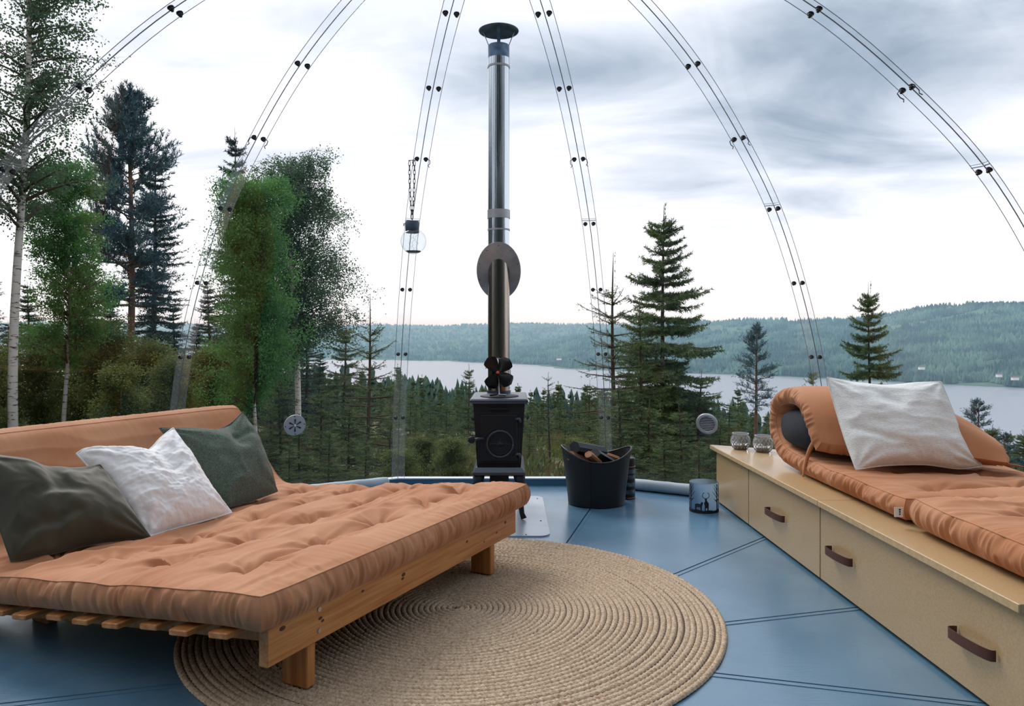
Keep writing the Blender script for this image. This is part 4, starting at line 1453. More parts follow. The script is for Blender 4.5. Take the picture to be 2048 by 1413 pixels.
def jar(px, Z, zb, lab):
    c = W((px - CX) / F_PX * Z, Z, zb)
    o = thing('glass_jar', lab, 'jar', c, 'cut-glass jars on the bench')
    lv = [(0.034, 0.0), (0.048, 0.014), (0.055, 0.032), (0.056, 0.052), (0.052, 0.070), (0.044, 0.084)]
    n = 16
    V, f = [], []
    for i, (r, z) in enumerate(lv):
        for k in range(n):
            a = 2 * math.pi * (k + 0.5 * (i % 2)) / n
            V.append((c[0] + r * math.cos(a), c[1] + r * math.sin(a), c[2] + z))
    for i in range(len(lv) - 1):
        for k in range(n):
            j = (k + 1) % n
            a, b, d, e = i * n + k, i * n + j, i * n + n + k, i * n + n + j
            f += [(a, b, d), (b, e, d)] if i % 2 == 0 else [(a, e, d), (a, b, e)]
    f.append(tuple(range(n - 1, -1, -1)))
    mk('glass', V, f, M['cut_glass'], o)
    fa = MB()                                   # cut ribs between the facets
    for i in range(len(lv) - 1):
        for k in range(n):
            fa.tube([V[i * n + k], V[i * n + n + k]], 0.0012, 4, cap=False)
            fa.tube([V[i * n + k], V[i * n + n + ((k + (-1 if i % 2 == 0 else 1)) % n)]], 0.0012, 4, cap=False)
    fa.build('cut_ribs', M['plastic_grey'], o)
    MB().lathe([(0.045, 0.084), (0.047, 0.088), (0.047, 0.094), (0.0001, 0.096)], c, 32).build('lid', M['steel_dull'], o, auto=40)
    MB().lathe([(0.040, 0.0962), (0.0001, 0.0968)], c, 32).build('lid_top', M['wax'], o, auto=40)
    MB().lathe([(0.0001, 0.006), (0.026, 0.006), (0.026, 0.03), (0.0001, 0.03)], c, 20).build('candle', M['house'], o, auto=40)


jar(1481, 4.36, BT, 'cut-glass jar with a dark lid nearest the bench corner')
jar(1526, 4.26, BT, 'cut-glass jar half hidden behind the rolled mattress')

# ------------------------------------------------------------------ terrain, lake, far hills
S_TH = [-180, -140, -100, -70, -45, -30, -18, 0, 15, 40, 70, 100, 140, 180]
S_SL = [-0.24, -0.20, -0.06, -0.01, 0.02, 0.05, 0.100, 0.132, 0.148, 0.205, 0.20, 0.02, -0.20, -0.24]  # unseen ground behind the viewer rises, darkening the pipe's reflection


def terr(x, y):
    x, y = np.asarray(x, float), np.asarray(y, float)
    d = np.hypot(x, y)
    t = np.degrees(np.arctan2(x, y))
    s = np.interp(t, S_TH, S_SL)
    far = np.maximum(d - 10, 0)
    z = -0.62 - 0.052 * np.minimum(d, 10) - s * far * np.minimum(1, far / 12) ** 0.5
    z = z + 0.10 * fbm(x * 0.35 + 9, y * 0.35, 3) * np.clip((d - 3.2) / 4, 0, 1) + 1.2 * fbm(x * 0.03, y * 0.03 + 5, 3) * np.clip((d - 25) / 60, 0, 1)
    return np.minimum(z, 60)


LAKE_Z = -120.0
rr_ = np.r_[np.linspace(2.4, 12, 40), np.geomspace(12.3, 1500, 120)]
tt_ = np.radians(np.linspace(-180, 180, 241))
Rg, Tg = np.meshgrid(rr_, tt_, indexing='ij')
Xg, Yg = Rg * np.sin(Tg), Rg * np.cos(Tg)
Zg = np.maximum(terr(Xg, Yg), LAKE_Z - 6)
gr_o = mk('ground', np.stack([Xg, Yg, Zg], -1).reshape(-1, 3), grid_faces(len(rr_), len(tt_)), M['ground'], smooth=True)
tag(gr_o, 'brown and green forest floor sloping down to the lake', None, None, 'structure')
lk = MB().add([(-9000, 100, LAKE_Z), (9000, 100, LAKE_Z), (9000, 11000, LAKE_Z), (-9000, 11000, LAKE_Z)], [(0, 1, 2, 3)])
tag(lk.build('lake', M['lake']), 'pale grey lake in the valley below the dome', 'lake', None, 'structure')

# far shore and crest heights along the view (pixel column of the photo -> bearing)
SH_PX = np.array([-600, 300, 700, 870, 960, 1170, 1450, 1560, 1800, 2048, 2600, 3600])
SH_Y = np.array([708, 712, 718, 725, 732, 741, 750, 754, 766, 777, 800, 830])
CRX = np.array([-600, 300, 900, 1000, 1100, 1200, 1300, 1450, 1560, 1650, 1750, 1860, 1980, 2048, 2200, 2600, 3600])
CRY = np.array([705, 704, 703, 696, 684, 664, 650, 644, 640, 641, 634, 617, 610, 613, 608, 612, 620])


def strip_hill(name, label, pxs, nr, shore_Z, crest_Z, crest_y, m, lump):
    """a hillside from the shore up to its crest, then falling away behind"""
    V = np.zeros((nr, len(pxs), 3))
    u = np.linspace(0, 1.25, nr)
    for j, px in enumerate(pxs):
        q = (px - CX) / F_PX
        z0, z1 = LAKE_Z - 1.0, 1 - (crest_y[j] - YH) * crest_Z[j] / F_PX
        Z = shore_Z[j] + (crest_Z[j] - shore_Z[j]) * u
        e = np.clip(u, 0, 1)
        prof = 0.55 * e + 0.45 * (e * e * (3 - 2 * e))
        prof = prof - np.maximum(u - 1, 0) * 0.6
        for i in range(nr):
            p = W(q * Z[i], Z[i])
            nz = lump * fbm(p[0] / 420.0, p[1] / 420.0, 4) * min(1, u[i] * 3) * (1 if u[i] < 0.9 else 0.4)
            V[i, j] = (p[0], p[1], max(LAKE_Z - 2, z0 + (z1 - z0) * prof[i] + nz))
    o = mk(name, V.reshape(-1, 3), grid_faces(nr, len(pxs)), m, smooth=True)
    tag(o, label, 'hill', None, 'structure')
    return V


pxs = np.linspace(-700, 3400, 150)
shZ = (1 - LAKE_Z) * F_PX / (np.interp(pxs, SH_PX, SH_Y) - YH)
crY = np.interp(pxs, CRX, CRY) + 1.2 * vnoise(pxs / 45.0, pxs * 0 + 3.3)
crZ = np.minimum(shZ * 1.75 + 300, 5200)
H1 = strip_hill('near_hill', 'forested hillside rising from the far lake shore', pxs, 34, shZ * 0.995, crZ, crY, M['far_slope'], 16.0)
CR2X = np.array([-700, 300, 700, 760, 860, 950, 1050, 1170, 1300, 1500, 3400])
CR2Y = np.array([640, 646, 654, 653, 655, 652, 649, 648, 652, 655, 660])
crY2 = np.interp(pxs, CR2X, CR2Y) + 0.8 * vnoise(pxs / 60.0, pxs * 0 + 7.3)
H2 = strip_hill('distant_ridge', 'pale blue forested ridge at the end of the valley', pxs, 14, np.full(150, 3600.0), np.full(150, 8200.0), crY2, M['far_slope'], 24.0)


def low_trees(name, label, P, H, Wd, m, n=6, tiers=1):
    """many small conifer crowns as one mesh"""
    P, H, Wd = np.asarray(P), np.asarray(H), np.asarray(Wd)
    K = len(P)
    V, Fq = [], []
    for t in range(tiers):
        zb = (0.08 + 0.9 * t / tiers) * H
        zt = np.minimum(1.0, 0.08 + 0.92 * (t + 1) / tiers + 0.14 * (tiers > 1)) * H if t < tiers - 1 else H
        w = Wd * (1 - 0.80 * t / tiers)
        a0 = rng.random(K) * 6.28
        ringv = []
        for k in range(n):
            a = a0 + 2 * math.pi * k / n
            rj = w * (0.45 + 0.75 * rng.random(K))
            ringv.append(np.stack([P[:, 0] + rj * np.cos(a), P[:, 1] + rj * np.sin(a), P[:, 2] + zb * (0.9 + 0.2 * rng.random(K))], -1))
        tipv = np.stack([P[:, 0], P[:, 1], P[:, 2] + zt], -1)
        blk = np.stack(ringv + [tipv], 1)
        off = t * K * (n + 1)
        base = np.arange(K)[:, None] * (n + 1) + off
        for k in range(n):
            Fq.append(np.concatenate([base + k, base + (k + 1) % n, base + n], 1))
        V.append(blk.reshape(-1, 3))
    o = mk(name, np.vstack(V), np.vstack(Fq), m)
    tag(o, label, 'forest', None, 'stuff')
    return o


def scatter_on(Vg, count, u_max, px_lo, px_hi):
    nr, nc = Vg.shape[:2]
    out = []
    i = rng.random(count) * u_max * (nr - 2)
    c0, c1 = np.searchsorted(pxs, px_lo), np.searchsorted(pxs, px_hi)
    j = c0 + rng.random(count) * (c1 - c0 - 1)
    ii, jj = i.astype(int), j.astype(int)
    fi, fj = (i - ii)[:, None], (j - jj)[:, None]
    return Vg[ii, jj] * (1 - fi) * (1 - fj) + Vg[ii + 1, jj] * fi * (1 - fj) + Vg[ii, jj + 1] * (1 - fi) * fj + Vg[ii + 1, jj + 1] * fi * fj


PT = scatter_on(H1, 42000, 0.82, 560, 2300)
PT = PT[PT[:, 2] > LAKE_Z + 1.2]
# clearings and fields between the woods
keep = (fbm(PT[:, 0] / 260.0, PT[:, 1] / 190.0, 3) > -0.55)
PT = PT[keep]
hh = rng.uniform(10, 24, len(PT)) * (0.8 + 0.35 * (vnoise(PT[:, 0] / 90, PT[:, 1] / 90) > 0))
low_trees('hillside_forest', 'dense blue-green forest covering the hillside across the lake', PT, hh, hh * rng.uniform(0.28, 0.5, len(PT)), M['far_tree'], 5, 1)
PT2 = scatter_on(H2, 9000, 0.84, 500, 2100)
PT2 = PT2[PT2[:, 2] > LAKE_Z + 3]
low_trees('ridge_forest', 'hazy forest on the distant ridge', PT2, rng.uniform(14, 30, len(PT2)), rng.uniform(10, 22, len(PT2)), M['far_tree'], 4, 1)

# forest on the near slope, between the dome and the lake
n_mid = 9000
dm = np.exp(rng.uniform(math.log(140), math.log(1150), n_mid))
tm = np.radians(rng.uniform(-26, 44, n_mid))
Pm = np.stack([dm * np.sin(tm), dm * np.cos(tm)], -1)
zm = terr(Pm[:, 0], Pm[:, 1])
ok = zm > LAKE_Z + 2
Pm, zm, dm = Pm[ok], zm[ok], dm[ok]
hm = rng.uniform(6.0, 11.5, len(Pm)) * (1 + 0.12 * vnoise(Pm[:, 0] / 30, Pm[:, 1] / 30))
nearf = dm < 420
low_trees('slope_forest', 'dark spruce forest on the slope below the dome, in front of the lake', np.column_stack([Pm, zm - 0.3])[nearf], hm[nearf], (hm * rng.uniform(0.15, 0.22, len(Pm)))[nearf], M['mid_tree'], 8, 6)
low_trees('shore_forest', 'dark forest near the shore at the foot of the slope', np.column_stack([Pm, zm - 0.3])[~nearf], hm[~nearf], (hm * rng.uniform(0.14, 0.2, len(Pm)))[~nearf], M['mid_tree'], 5, 3)

# a few pale farm houses and a road on the far hillside
for (px, py, Z, sx, lab) in ((1843, 737, 1760, 12, 'white farmhouse on the far hillside above the cushion'), (2030, 758, 1640, 13, 'white house near the far right shore'),
                             (1998, 752, 1680, 10, 'pale cabin just left of the far shore house'), (1118, 719, 2500, 16, 'white house by the shore right of the stove pipe')):
    p = PX(px, py, Z)
    h = thing('farmhouse', lab, 'house', (p[0], p[1], p[2] - 3))
    MB().box((p[0], p[1], p[2]), (sx, 8, 6)).build('wall', M['house'], h)
    MB().prism([(p[0] - sx / 2 - 1, p[1] - 5, p[2] + 3), (p[0] - sx / 2 - 1, p[1] + 5, p[2] + 3), (p[0] - sx / 2 - 1, p[1], p[2] + 6.5)], (sx + 2, 0, 0)).build('roof', M['rock'], h)

# haze filling the valley
hz = bpy.data.materials.new('valley_haze')
hz.use_nodes = True
hn, hl = hz.node_tree.nodes, hz.node_tree.links
hn.clear()
h_o = hn.new('ShaderNodeOutputMaterial')
h_s = hn.new('ShaderNodeVolumeScatter')
h_s.inputs['Color'].default_value = (0.42, 0.76, 1.0, 1)
h_s.inputs['Density'].default_value = 0.00016
hl.new(h_s.outputs[0], h_o.inputs['Volume'])
hb = MB().box((0, 5400, -8), (17000, 10000, 236))
tag(hb.build('haze', hz), 'bluish haze over the lake valley', 'haze', None, 'stuff')

# ------------------------------------------------------------------ trees: unit-height prototypes


def needles(S, D, Ln, per, nl, nw, spread=0.75, up=0.15, jit=0.25):
    """needle triangles along twigs S->S+D*Ln; per = needles per metre"""
    cnt = np.maximum(2, (Ln * per).astype(int))
    idx = np.repeat(np.arange(len(S)), cnt)
    n = len(idx)
    u = rng.random(n)
    base = S[idx] + D[idx] * (Ln[idx] * u)[:, None]
    d = D[idx]
    rnd = rng.normal(0, 1, (n, 3))
    side = np.cross(d, rnd)
    side /= np.linalg.norm(side, axis=1)[:, None] + 1e-9
    nd = d * (1 - spread * 0.45) + side * spread + np.array([0, 0, up])
    nd /= np.linalg.norm(nd, axis=1)[:, None]
    ww = np.cross(nd, rng.normal(0, 1, (n, 3)))
    ww /= np.linalg.norm(ww, axis=1)[:, None] + 1e-9
    L = nl * (1 - jit + 2 * jit * rng.random(n))[:, None]
    return np.stack([base - ww * nw / 2, base + ww * nw / 2, base + nd * L], 1).reshape(-1, 3)


def twig_mesh(mb, S, D, Ln, r):
    for s, d, l in zip(S, D, Ln):
        mb.tube([s, s + d * l], [r, r * 0.4], 3, cap=False)


def spruce(H, R, whorls, per_wh, twig_gap, per, nl, nw, seed, bare=0.0, droop=0.25, leader=0.0, dens=1.0, zlow=0.04, power=0.85):
    rs = np.random.default_rng(seed)
    wood = MB()
    ks = np.linspace(0, 1, 12)
    wood.tube([(0.012 * H * math.sin(3 * k + seed), 0.012 * H * math.cos(2.3 * k + seed), H * k) for k in ks], 0.013 * H * (1 - ks) ** 0.8 + 0.003, 7)
    TS, TD, TL = [], [], []
    for w in range(whorls):
        f = (w + rs.uniform(0.1, 0.9)) / whorls
        h = zlow + (1 - zlow - leader) * f ** 0.95
        tl_ = 1 - h
        Lb = R * (tl_ ** power) * 1.06 + 0.015 * H
        for b in range(per_wh):
            az = rs.uniform(0, 2 * math.pi)
            L = Lb * rs.uniform(0.55, 1.12)
            pitch0 = 0.75 - 0.95 * (1 - h) - rs.uniform(0, 0.2)      # up near the top, level to drooping below
            p = np.array([0, 0, h * H])
            p[0], p[1] = 0.012 * H * math.sin(3 * h + seed), 0.012 * H * math.cos(2.3 * h + seed)
            pts = [p.copy()]
            nseg = 6
            for i in range(nseg):
                pt = pitch0 - droop * math.sin(i / nseg * math.pi) + 0.38 * (i / nseg) ** 2
                dv_ = np.array([math.cos(az) * math.cos(pt), math.sin(az) * math.cos(pt), math.sin(pt)])
                p = p + dv_ * L / nseg
                pts.append(p.copy())
                TS.append(pts[-2])
                TD.append(dv_)
                TL.append(L / nseg)
                # side twigs
                nt = max(1, int(L / nseg / twig_gap))
                for q in range(nt):
                    for sgn in (-1, 1):
                        if rs.random() > dens:
                            continue
                        u = (i + (q + rs.random()) / nt) / nseg
                        if u < bare:
                            continue
                        base = pts[-2] + (pts[-1] - pts[-2]) * ((q + rs.random()) / nt)
                        a2 = az + sgn * rs.uniform(0.55, 1.05)
                        p2 = pt - rs.uniform(0.05, 0.5)
                        TS.append(base)
                        TD.append(np.array([math.cos(a2) * math.cos(p2), math.sin(a2) * math.cos(p2), math.sin(p2)]))
                        TL.append(L * 0.38 * (1.05 - u) * rs.uniform(0.5, 1.1) + 0.03)
            wood.tube(pts[::2] + [pts[-1]] if len(pts) % 2 == 0 else pts[::2], np.linspace(0.0045 * H * (0.4 + tl_), 0.0015, len(pts[::2] + [pts[-1]]) if len(pts) % 2 == 0 else len(pts[::2])), 4, cap=False)
    TS, TD, TL = np.array(TS), np.array(TD), np.array(TL)
    Vn = needles(TS, TD, TL, per, nl, nw)
    # leader shoot
    nlead = int(leader * H * per * 0.5) + 6
    Sl, Dl, Ll = np.array([[0, 0, H * (1 - leader - 0.02)]]), np.array([[0, 0, 1.0]]), np.array([H * (leader + 0.02)])
    Vn = np.vstack([Vn, needles(Sl, Dl, Ll, per * 0.8, nl * 0.8, nw)])
    return wood, Vn


def leaves(P, size, rs, hang=0.3):
    n = len(P)
    d = rs.normal(0, 1, (n, 3)) + np.array([0, 0, -hang])
    d /= np.linalg.norm(d, axis=1)[:, None]
    w = np.cross(d, rs.normal(0, 1, (n, 3)))
    w /= np.linalg.norm(w, axis=1)[:, None] + 1e-9
    s = (size * rs.uniform(0.7, 1.25, n))[:, None]
    m_ = P + d * s * 0.5
    q = np.stack([P, m_ + w * s * 0.38, P + d * s, m_ - w * s * 0.38], 1).reshape(-1, 3)
    return q


def birch(H, crown_r, z0, nbr, nleaf, lsize, seed, weep=0.0, prof=None, lean=0.0, trunk_r=0.009, clump=0.16, ups=0.9):
    """trunk, rising branches, hanging twigs with diamond leaves"""
    rs = np.random.default_rng(seed)
    wood = MB()
    ks = np.linspace(0, 1, 16)
    tx = lambda k: np.array([lean * H * k * k + 0.012 * H * math.sin(5 * k + seed), 0.012 * H * math.cos(4 * k + seed), H * k])
    trunk = [tx(k) for k in ks]
    tw = MB().tube(trunk, trunk_r * H * (1 - ks) ** 0.7 + 0.003 * H * 0.3, 9)
    prof = prof or (lambda f: math.sin(math.pi * min(1, max(0, f)) ** 0.8) ** 0.7)
    anchors = []
    for b in range(nbr):
        f = (b + rs.random()) / nbr
        k = z0 + (0.97 - z0) * f
        az = rs.uniform(0, 2 * math.pi)
        L = crown_r * (0.25 + 0.75 * prof(f)) * rs.uniform(0.6, 1.1)
        p = tx(k)
        pts = [p]
        up = ups * (1 - 0.3 * f) + rs.uniform(-0.25, 0.2)
        for i in range(5):
            pt = up - (0.5 + weep * 2.2) * (i / 5) ** 1.4
            az2 = az + rs.uniform(-0.25, 0.25)
            p = p + np.array([math.cos(az2) * math.cos(pt), math.sin(az2) * math.cos(pt), math.sin(pt)]) * L / 5
            pts.append(p)
        wood.tube(pts, np.linspace(0.0035 * H * (1.1 - f), 0.0012, 6), 4, cap=False)
        for i in range(1, 6):
            for q in range(3):
                a3 = rs.uniform(0, 2 * math.pi)
                l3 = L * rs.uniform(0.18, 0.42)
                e = pts[i] + np.array([math.cos(a3), math.sin(a3), rs.uniform(-0.5, 0.6) - weep * 1.6]) * l3
                wood.tube([pts[i], (pts[i] + e) / 2 + np.array([0, 0, 0.1 * l3]), e], [0.0022, 0.0014, 0.0008], 3, cap=False)
                anchors.append((pts[i], e))
    anchors = np.array(anchors)
    idx = rs.integers(0, len(anchors), nleaf)
    u = rs.random(nleaf)[:, None] ** 0.7
    P = anchors[idx, 0] * (1 - u) + anchors[idx, 1] * u + rs.normal(0, clump * crown_r * 0.5, (nleaf, 3)) * np.array([1, 1, 0.9 + weep])
    if weep:
        P[:, 2] -= np.abs(rs.normal(0, 0.07 * H * weep, nleaf))
    return tw, wood, leaves(P, lsize, rs)


def pine(H, R, z0, nbr, per, nl, nw, seed, prof=None):
    rs = np.random.default_rng(seed)
    wood = MB()
    ks = np.linspace(0, 1, 12)
    wood.tube([(0.01 * H * math.sin(4 * k + seed), 0.008 * H * math.cos(3 * k), H * k) for k in ks], 0.013 * H * (1 - ks) ** 0.75 + 0.002 * H, 8)
    prof = prof or (lambda f: (1 - f) ** 0.6 * (0.45 + 0.55 * min(1, f * 4)))
    TS, TD, TL = [], [], []
    for b in range(nbr):
        f = (b + rs.random()) / nbr
        k = z0 + (1 - z0) * f ** 0.9
        az = rs.uniform(0, 2 * math.pi)
        L = R * prof(f) * rs.uniform(0.45, 1.15) + 0.02 * H
        p = np.array([0, 0, k * H])
        pts = [p]
        up = -0.05 + 0.75 * f + rs.uniform(-0.2, 0.25)
        for i in range(5):
            pt = up + 0.35 * (i / 5) ** 2
            p = p + np.array([math.cos(az) * math.cos(pt), math.sin(az) * math.cos(pt), math.sin(pt)]) * L / 5
            pts.append(p)
        wood.tube(pts, np.linspace(0.005 * H * (1.1 - f), 0.0015 * H, 6) * 0.8, 4, cap=False)
        for i in range(2, 6):
            for q in range(5):
                a3 = az + rs.uniform(-1.6, 1.6)
                p3 = up + rs.uniform(-0.2, 0.9)
                TS.append(pts[i] - (pts[i] - pts[i - 1]) * rs.random())
                TD.append(np.array([math.cos(a3) * math.cos(p3), math.sin(a3) * math.cos(p3), math.sin(p3)]))
                TL.append(L * rs.uniform(0.12, 0.30) + 0.03 * H)
    TS, TD, TL = np.array(TS), np.array(TD), np.array(TL)
    return wood, needles(TS, TD, TL, per, nl, nw, spread=0.8, up=0.3)


PROTO = {}


def tri(V):
    return np.arange(len(V)).reshape(-1, 3)


def quad(V):
    return np.arange(len(V)).reshape(-1, 4)


def proto(key, parts):
    PROTO[key] = [(nm_, new_mesh(nm_, V, f, m_, sm)) for nm_, V, f, m_, sm in parts]


def add_spruce(key, mneedle, **kw):
    w, Vn = spruce(**kw)
    proto(key, [('trunk', w.v, w.f, M['bark_s'], True), ('needles', Vn, tri(Vn), mneedle, False)])


def add_birch(key, mleaf, gap=0.0, **kw):
    tw, br, Vl = birch(**kw)
    if gap:
        c = Vl.reshape(-1, 4, 3).mean(1)
        k = c[:, 2] / kw['H']
        lat = np.abs(c[:, 0] * 0.944 + c[:, 1] * 0.33 - 0.02)
        dep = c[:, 0] * 0.33 - c[:, 1] * 0.944
        drop = (k < gap) & (lat < 0.05) & (dep > -0.05)
        Vl = Vl.reshape(-1, 4, 3)[~drop].reshape(-1, 3)
    proto(key, [('trunk', tw.v, tw.f, M['bark_b'], True), ('branches', br.v, br.f, M['bark_s'], True), ('leaves', Vl, quad(Vl), mleaf, False)])


def add_pine(key, **kw):
    w, Vn = pine(**kw)
    proto(key, [('trunk', w.v, w.f, M['bark_p'], True), ('needles', Vn, tri(Vn), M['pine_n'], False)])


# nominal heights in metres; copies are scaled
add_spruce('full', M['spruce'], H=5.2, R=1.75, whorls=28, per_wh=7, twig_gap=0.055, per=85, nl=0.078, nw=0.018, seed=11, droop=0.30, leader=0.07, power=0.80)
add_spruce('sparse', M['spruce'], H=3.6, R=1.0, whorls=16, per_wh=5, twig_gap=0.08, per=90, nl=0.038, nw=0.010, seed=12, droop=0.10, leader=0.17, dens=0.55, power=0.62)
add_spruce('young', M['spruce'], H=2.8, R=0.90, whorls=19, per_wh=7, twig_gap=0.05, per=100, nl=0.040, nw=0.010, seed=13, droop=0.22, leader=0.09, power=0.75)
add_spruce('narrow', M['spruce_blue'], H=9.0, R=1.5, whorls=40, per_wh=7, twig_gap=0.12, per=40, nl=0.11, nw=0.028, seed=14, droop=0.30, leader=0.05, power=0.7)
add_spruce('bare', M['spruce'], H=2.4, R=0.45, whorls=12, per_wh=4, twig_gap=0.10, per=40, nl=0.035, nw=0.009, seed=15, droop=0.1, leader=0.05, dens=0.5, zlow=0.25, power=0.45)
add_spruce('slope', M['spruce'], H=9.0, R=1.5, whorls=22, per_wh=6, twig_gap=0.35, per=14, nl=0.22, nw=0.09, seed=16, droop=0.3, leader=0.05, power=0.75)
add_birch('dense', M['leaf'], gap=0.44, H=5.6, crown_r=1.25, z0=0.16, nbr=120, nleaf=85000, lsize=0.042, seed=21, weep=0.10, clump=0.13, trunk_r=0.0065, prof=lambda f: 0.95 - 0.55 * f ** 2.2)
add_birch('weeping', M['leaf_dark'], H=8.4, crown_r=2.0, z0=0.28, nbr=100, nleaf=76000, lsize=0.052, seed=22, weep=0.42, clump=0.055, prof=lambda f: 0.9 - 0.5 * f ** 2, ups=0.95)
add_birch('tall', M['leaf_dark'], H=10.5, crown_r=1.7, z0=0.40, nbr=80, nleaf=26000, lsize=0.052, seed=23, weep=0.06, clump=0.07, trunk_r=0.0075, prof=lambda f: 0.85 - 0.35 * f, ups=0.75)
add_birch('mid', M['leaf'], gap=0.55, H=6.6, crown_r=1.25, z0=0.26, nbr=100, nleaf=52000, lsize=0.047, seed=24, weep=0.12, clump=0.10, trunk_r=0.0072, prof=lambda f: 0.95 - 0.6 * f ** 1.8)
add_birch('bush', M['leaf_olive'], H=3.2, crown_r=1.1, z0=0.06, nbr=64, nleaf=18000, lsize=0.062, seed=25, weep=0.15, clump=0.18, trunk_r=0.008, prof=lambda f: 0.95 - 0.5 * f ** 2, ups=0.9)
add_pine('pine', H=11.5, R=2.6, z0=0.36, nbr=90, per=44, nl=0.18, nw=0.034, seed=31)
add_pine('small_pine', H=5.4, R=0.85, z0=0.42, nbr=48, per=50, nl=0.085, nw=0.017, seed=32, prof=lambda f: (1 - f) ** 0.5 * (0.6 + 0.4 * min(1, f * 4)))
HN = dict(slope=9.0, full=5.2, sparse=3.6, young=2.8, narrow=9.0, bare=2.4, dense=5.6, weeping=8.4, tall=10.5, mid=6.6, bush=3.2, pine=11.5, small_pine=5.4)
TNAME = dict(slope='spruce_tree', full='spruce_tree', sparse='spruce_tree', young='spruce_tree', narrow='spruce_tree', bare='spruce_tree', dense='birch_tree', weeping='birch_tree', tall='birch_tree', mid='birch_tree', bush='birch_bush', pine='pine_tree', small_pine='pine_tree')


def tree(key, px, top_y, Z, label, group=None, wide=1.0, rot=None):
    b = W((px - CX) / F_PX * Z, Z)
    gz = float(terr(b[0], b[1])) - 0.05
    zt = 1 - (top_y - YH) * Z / F_PX
    sc = max(0.2, (zt - gz) / HN[key])
    o = thing(TNAME[key], label, 'bush' if key == 'bush' else 'tree', (b[0], b[1], gz), group)
    o.rotation_euler = (0, 0, random.uniform(0, 6.28) if rot is None else rot)
    o.scale = (sc * wide, sc * wide, sc)
    for nm_, me in PROTO[key]:
        c = bpy.data.objects.new(nm_, me)
        COL.objects.link(c)
        c.parent = o
    return o


# the trees that can be picked out one by one
tree('tall', 42, -230, 13.0, 'tall white-trunked birch with airy leaves at the left edge', rot=0.6)
tree('mid', 130, 322, 15.5, 'green birch with a slim white trunk beside the tall birch', rot=0.22)
tree('pine', 258, 205, 26.0, 'tall haze-tinted pine with the highest top left of the futon backrest', rot=0.4, wide=0.85)
tree('narrow', 303, 290, 28.0, 'dark spruce standing right beside the tall pine', rot=2.1)
tree('narrow', 472, 255, 24.0, 'thin dark spruce whose tip shows behind the left dome seam', rot=0.9, wide=0.8)
tree('dense', 510, 362, 13.5, 'dense bright green columnar birch above the green cushion', rot=0.0, wide=0.92)
tree('weeping', 588, 303, 20.0, 'large grey-green weeping birch behind the columnar birch', rot=2.2, wide=1.12)
tree('young', 690, 640, 17.0, 'bushy young spruce under the weeping birch', wide=1.1)
tree('sparse', 737, 590, 10.5, 'slender young spruce with a bare leader left of the stove', rot=0.7)
tree('young', 937, 728, 17.0, 'small spruce just behind the left side of the stove', rot=1.1, wide=0.9)
tree('young', 893, 800, 12.0, 'low spruce left of the stove body', rot=2.4)
tree('bare', 1098, 745, 12.5, 'nearly bare spindly spruce right of the stove', rot=0.2)
tree('sparse', 1230, 505, 12.0, 'slender spruce with a long bare leader beside the right dome seam', rot=2.9)
tree('full', 1330, 408, 13.0, 'large dark spruce with layered boughs right of the stove', rot=1.0, wide=0.95)
tree('young', 1278, 600, 11.5, 'bushy spruce growing in front of the large layered spruce', rot=0.3, wide=1.1)
tree('young', 1400, 740, 12.0, 'low bushy spruce behind the louvred vent', rot=1.9, wide=1.5)
tree('small_pine', 1512, 660, 22.0, 'small round-crowned pine above the glass jars', rot=0.8)
tree('full', 1741, 563, 16.0, 'single dark spruce standing behind the off-white cushion', rot=2.0, wide=0.75)
tree('young', 1625, 728, 26.0, 'small distant spruce left of the single dark spruce', rot=1.0, wide=0.7)
tree('small_pine', 1955, 808, 38.0, 'pine top rising above the trees at the right edge', rot=1.0, wide=1.3)
# fillers that nothing tells apart
for px, ty, Z, key in ((-120, 430, 20, 'narrow'), (-30, 520, 22, 'narrow'), (60, 560, 26, 'narrow'), (170, 520, 30, 'narrow'), (215, 570, 22, 'narrow'), (350, 600, 26, 'narrow'), (390, 640, 30, 'narrow'), (420, 560, 33, 'narrow'), (-90, 600, 16, 'narrow'), (20, 640, 24, 'narrow'), (120, 640, 20, 'narrow'), (300, 640, 21, 'narrow'), (440, 660, 22, 'narrow'), (560, 640, 26, 'narrow'), (610, 620, 30, 'narrow'), (640, 700, 24, 'narrow')):
    tree(key, px, ty, Z, 'dark spruce in the dense stand behind the left birches', 'spruces of the left stand', wide=1.25)
for px, ty, Z in ((210, 650, 16.5), (300, 690, 16), (345, 720, 13), (80, 660, 18), (430, 700, 15.5), (385, 735, 17), (240, 740, 12), (-40, 690, 13), (165, 690, 17.5), (10, 700, 18)):
    tree('bush', px, ty, Z, 'olive-green leafy bush below the left birches', 'bushes of the left stand')
for px, ty, Z in ((560, 760, 11), (640, 770, 10.5), (700, 800, 9.5), (600, 830, 9.5), (780, 830, 10), (660, 850, 8.5), (840, 850, 11), (540, 800, 12.5), (730, 870, 8.2), (580, 880, 8.4)):
    tree('young', px, ty, Z, 'low young spruce growing close outside the panel with the spoke vent', 'low spruces outside the left panel', wide=1.3)
for px, ty, Z in ((1060, 850, 13), (1000, 850, 15), (925, 850, 11.5), (860, 860, 10.5), (1160, 870, 10.5), (830, 820, 21), (1120, 800, 26), (1010, 815, 38), (900, 800, 40), (1180, 760, 15), (1150, 800, 19), (1040, 800, 24), (1000, 790, 28), (860, 790, 27), (820, 775, 30), (790, 770, 34), (1075, 815, 17), (1130, 840, 14), (970, 830, 18), (1200, 830, 11), (870, 830, 17)):
    tree('young', px, ty, Z, 'young spruce on the slope seen round the stove', 'spruces on the slope round the stove', wide=1.1)
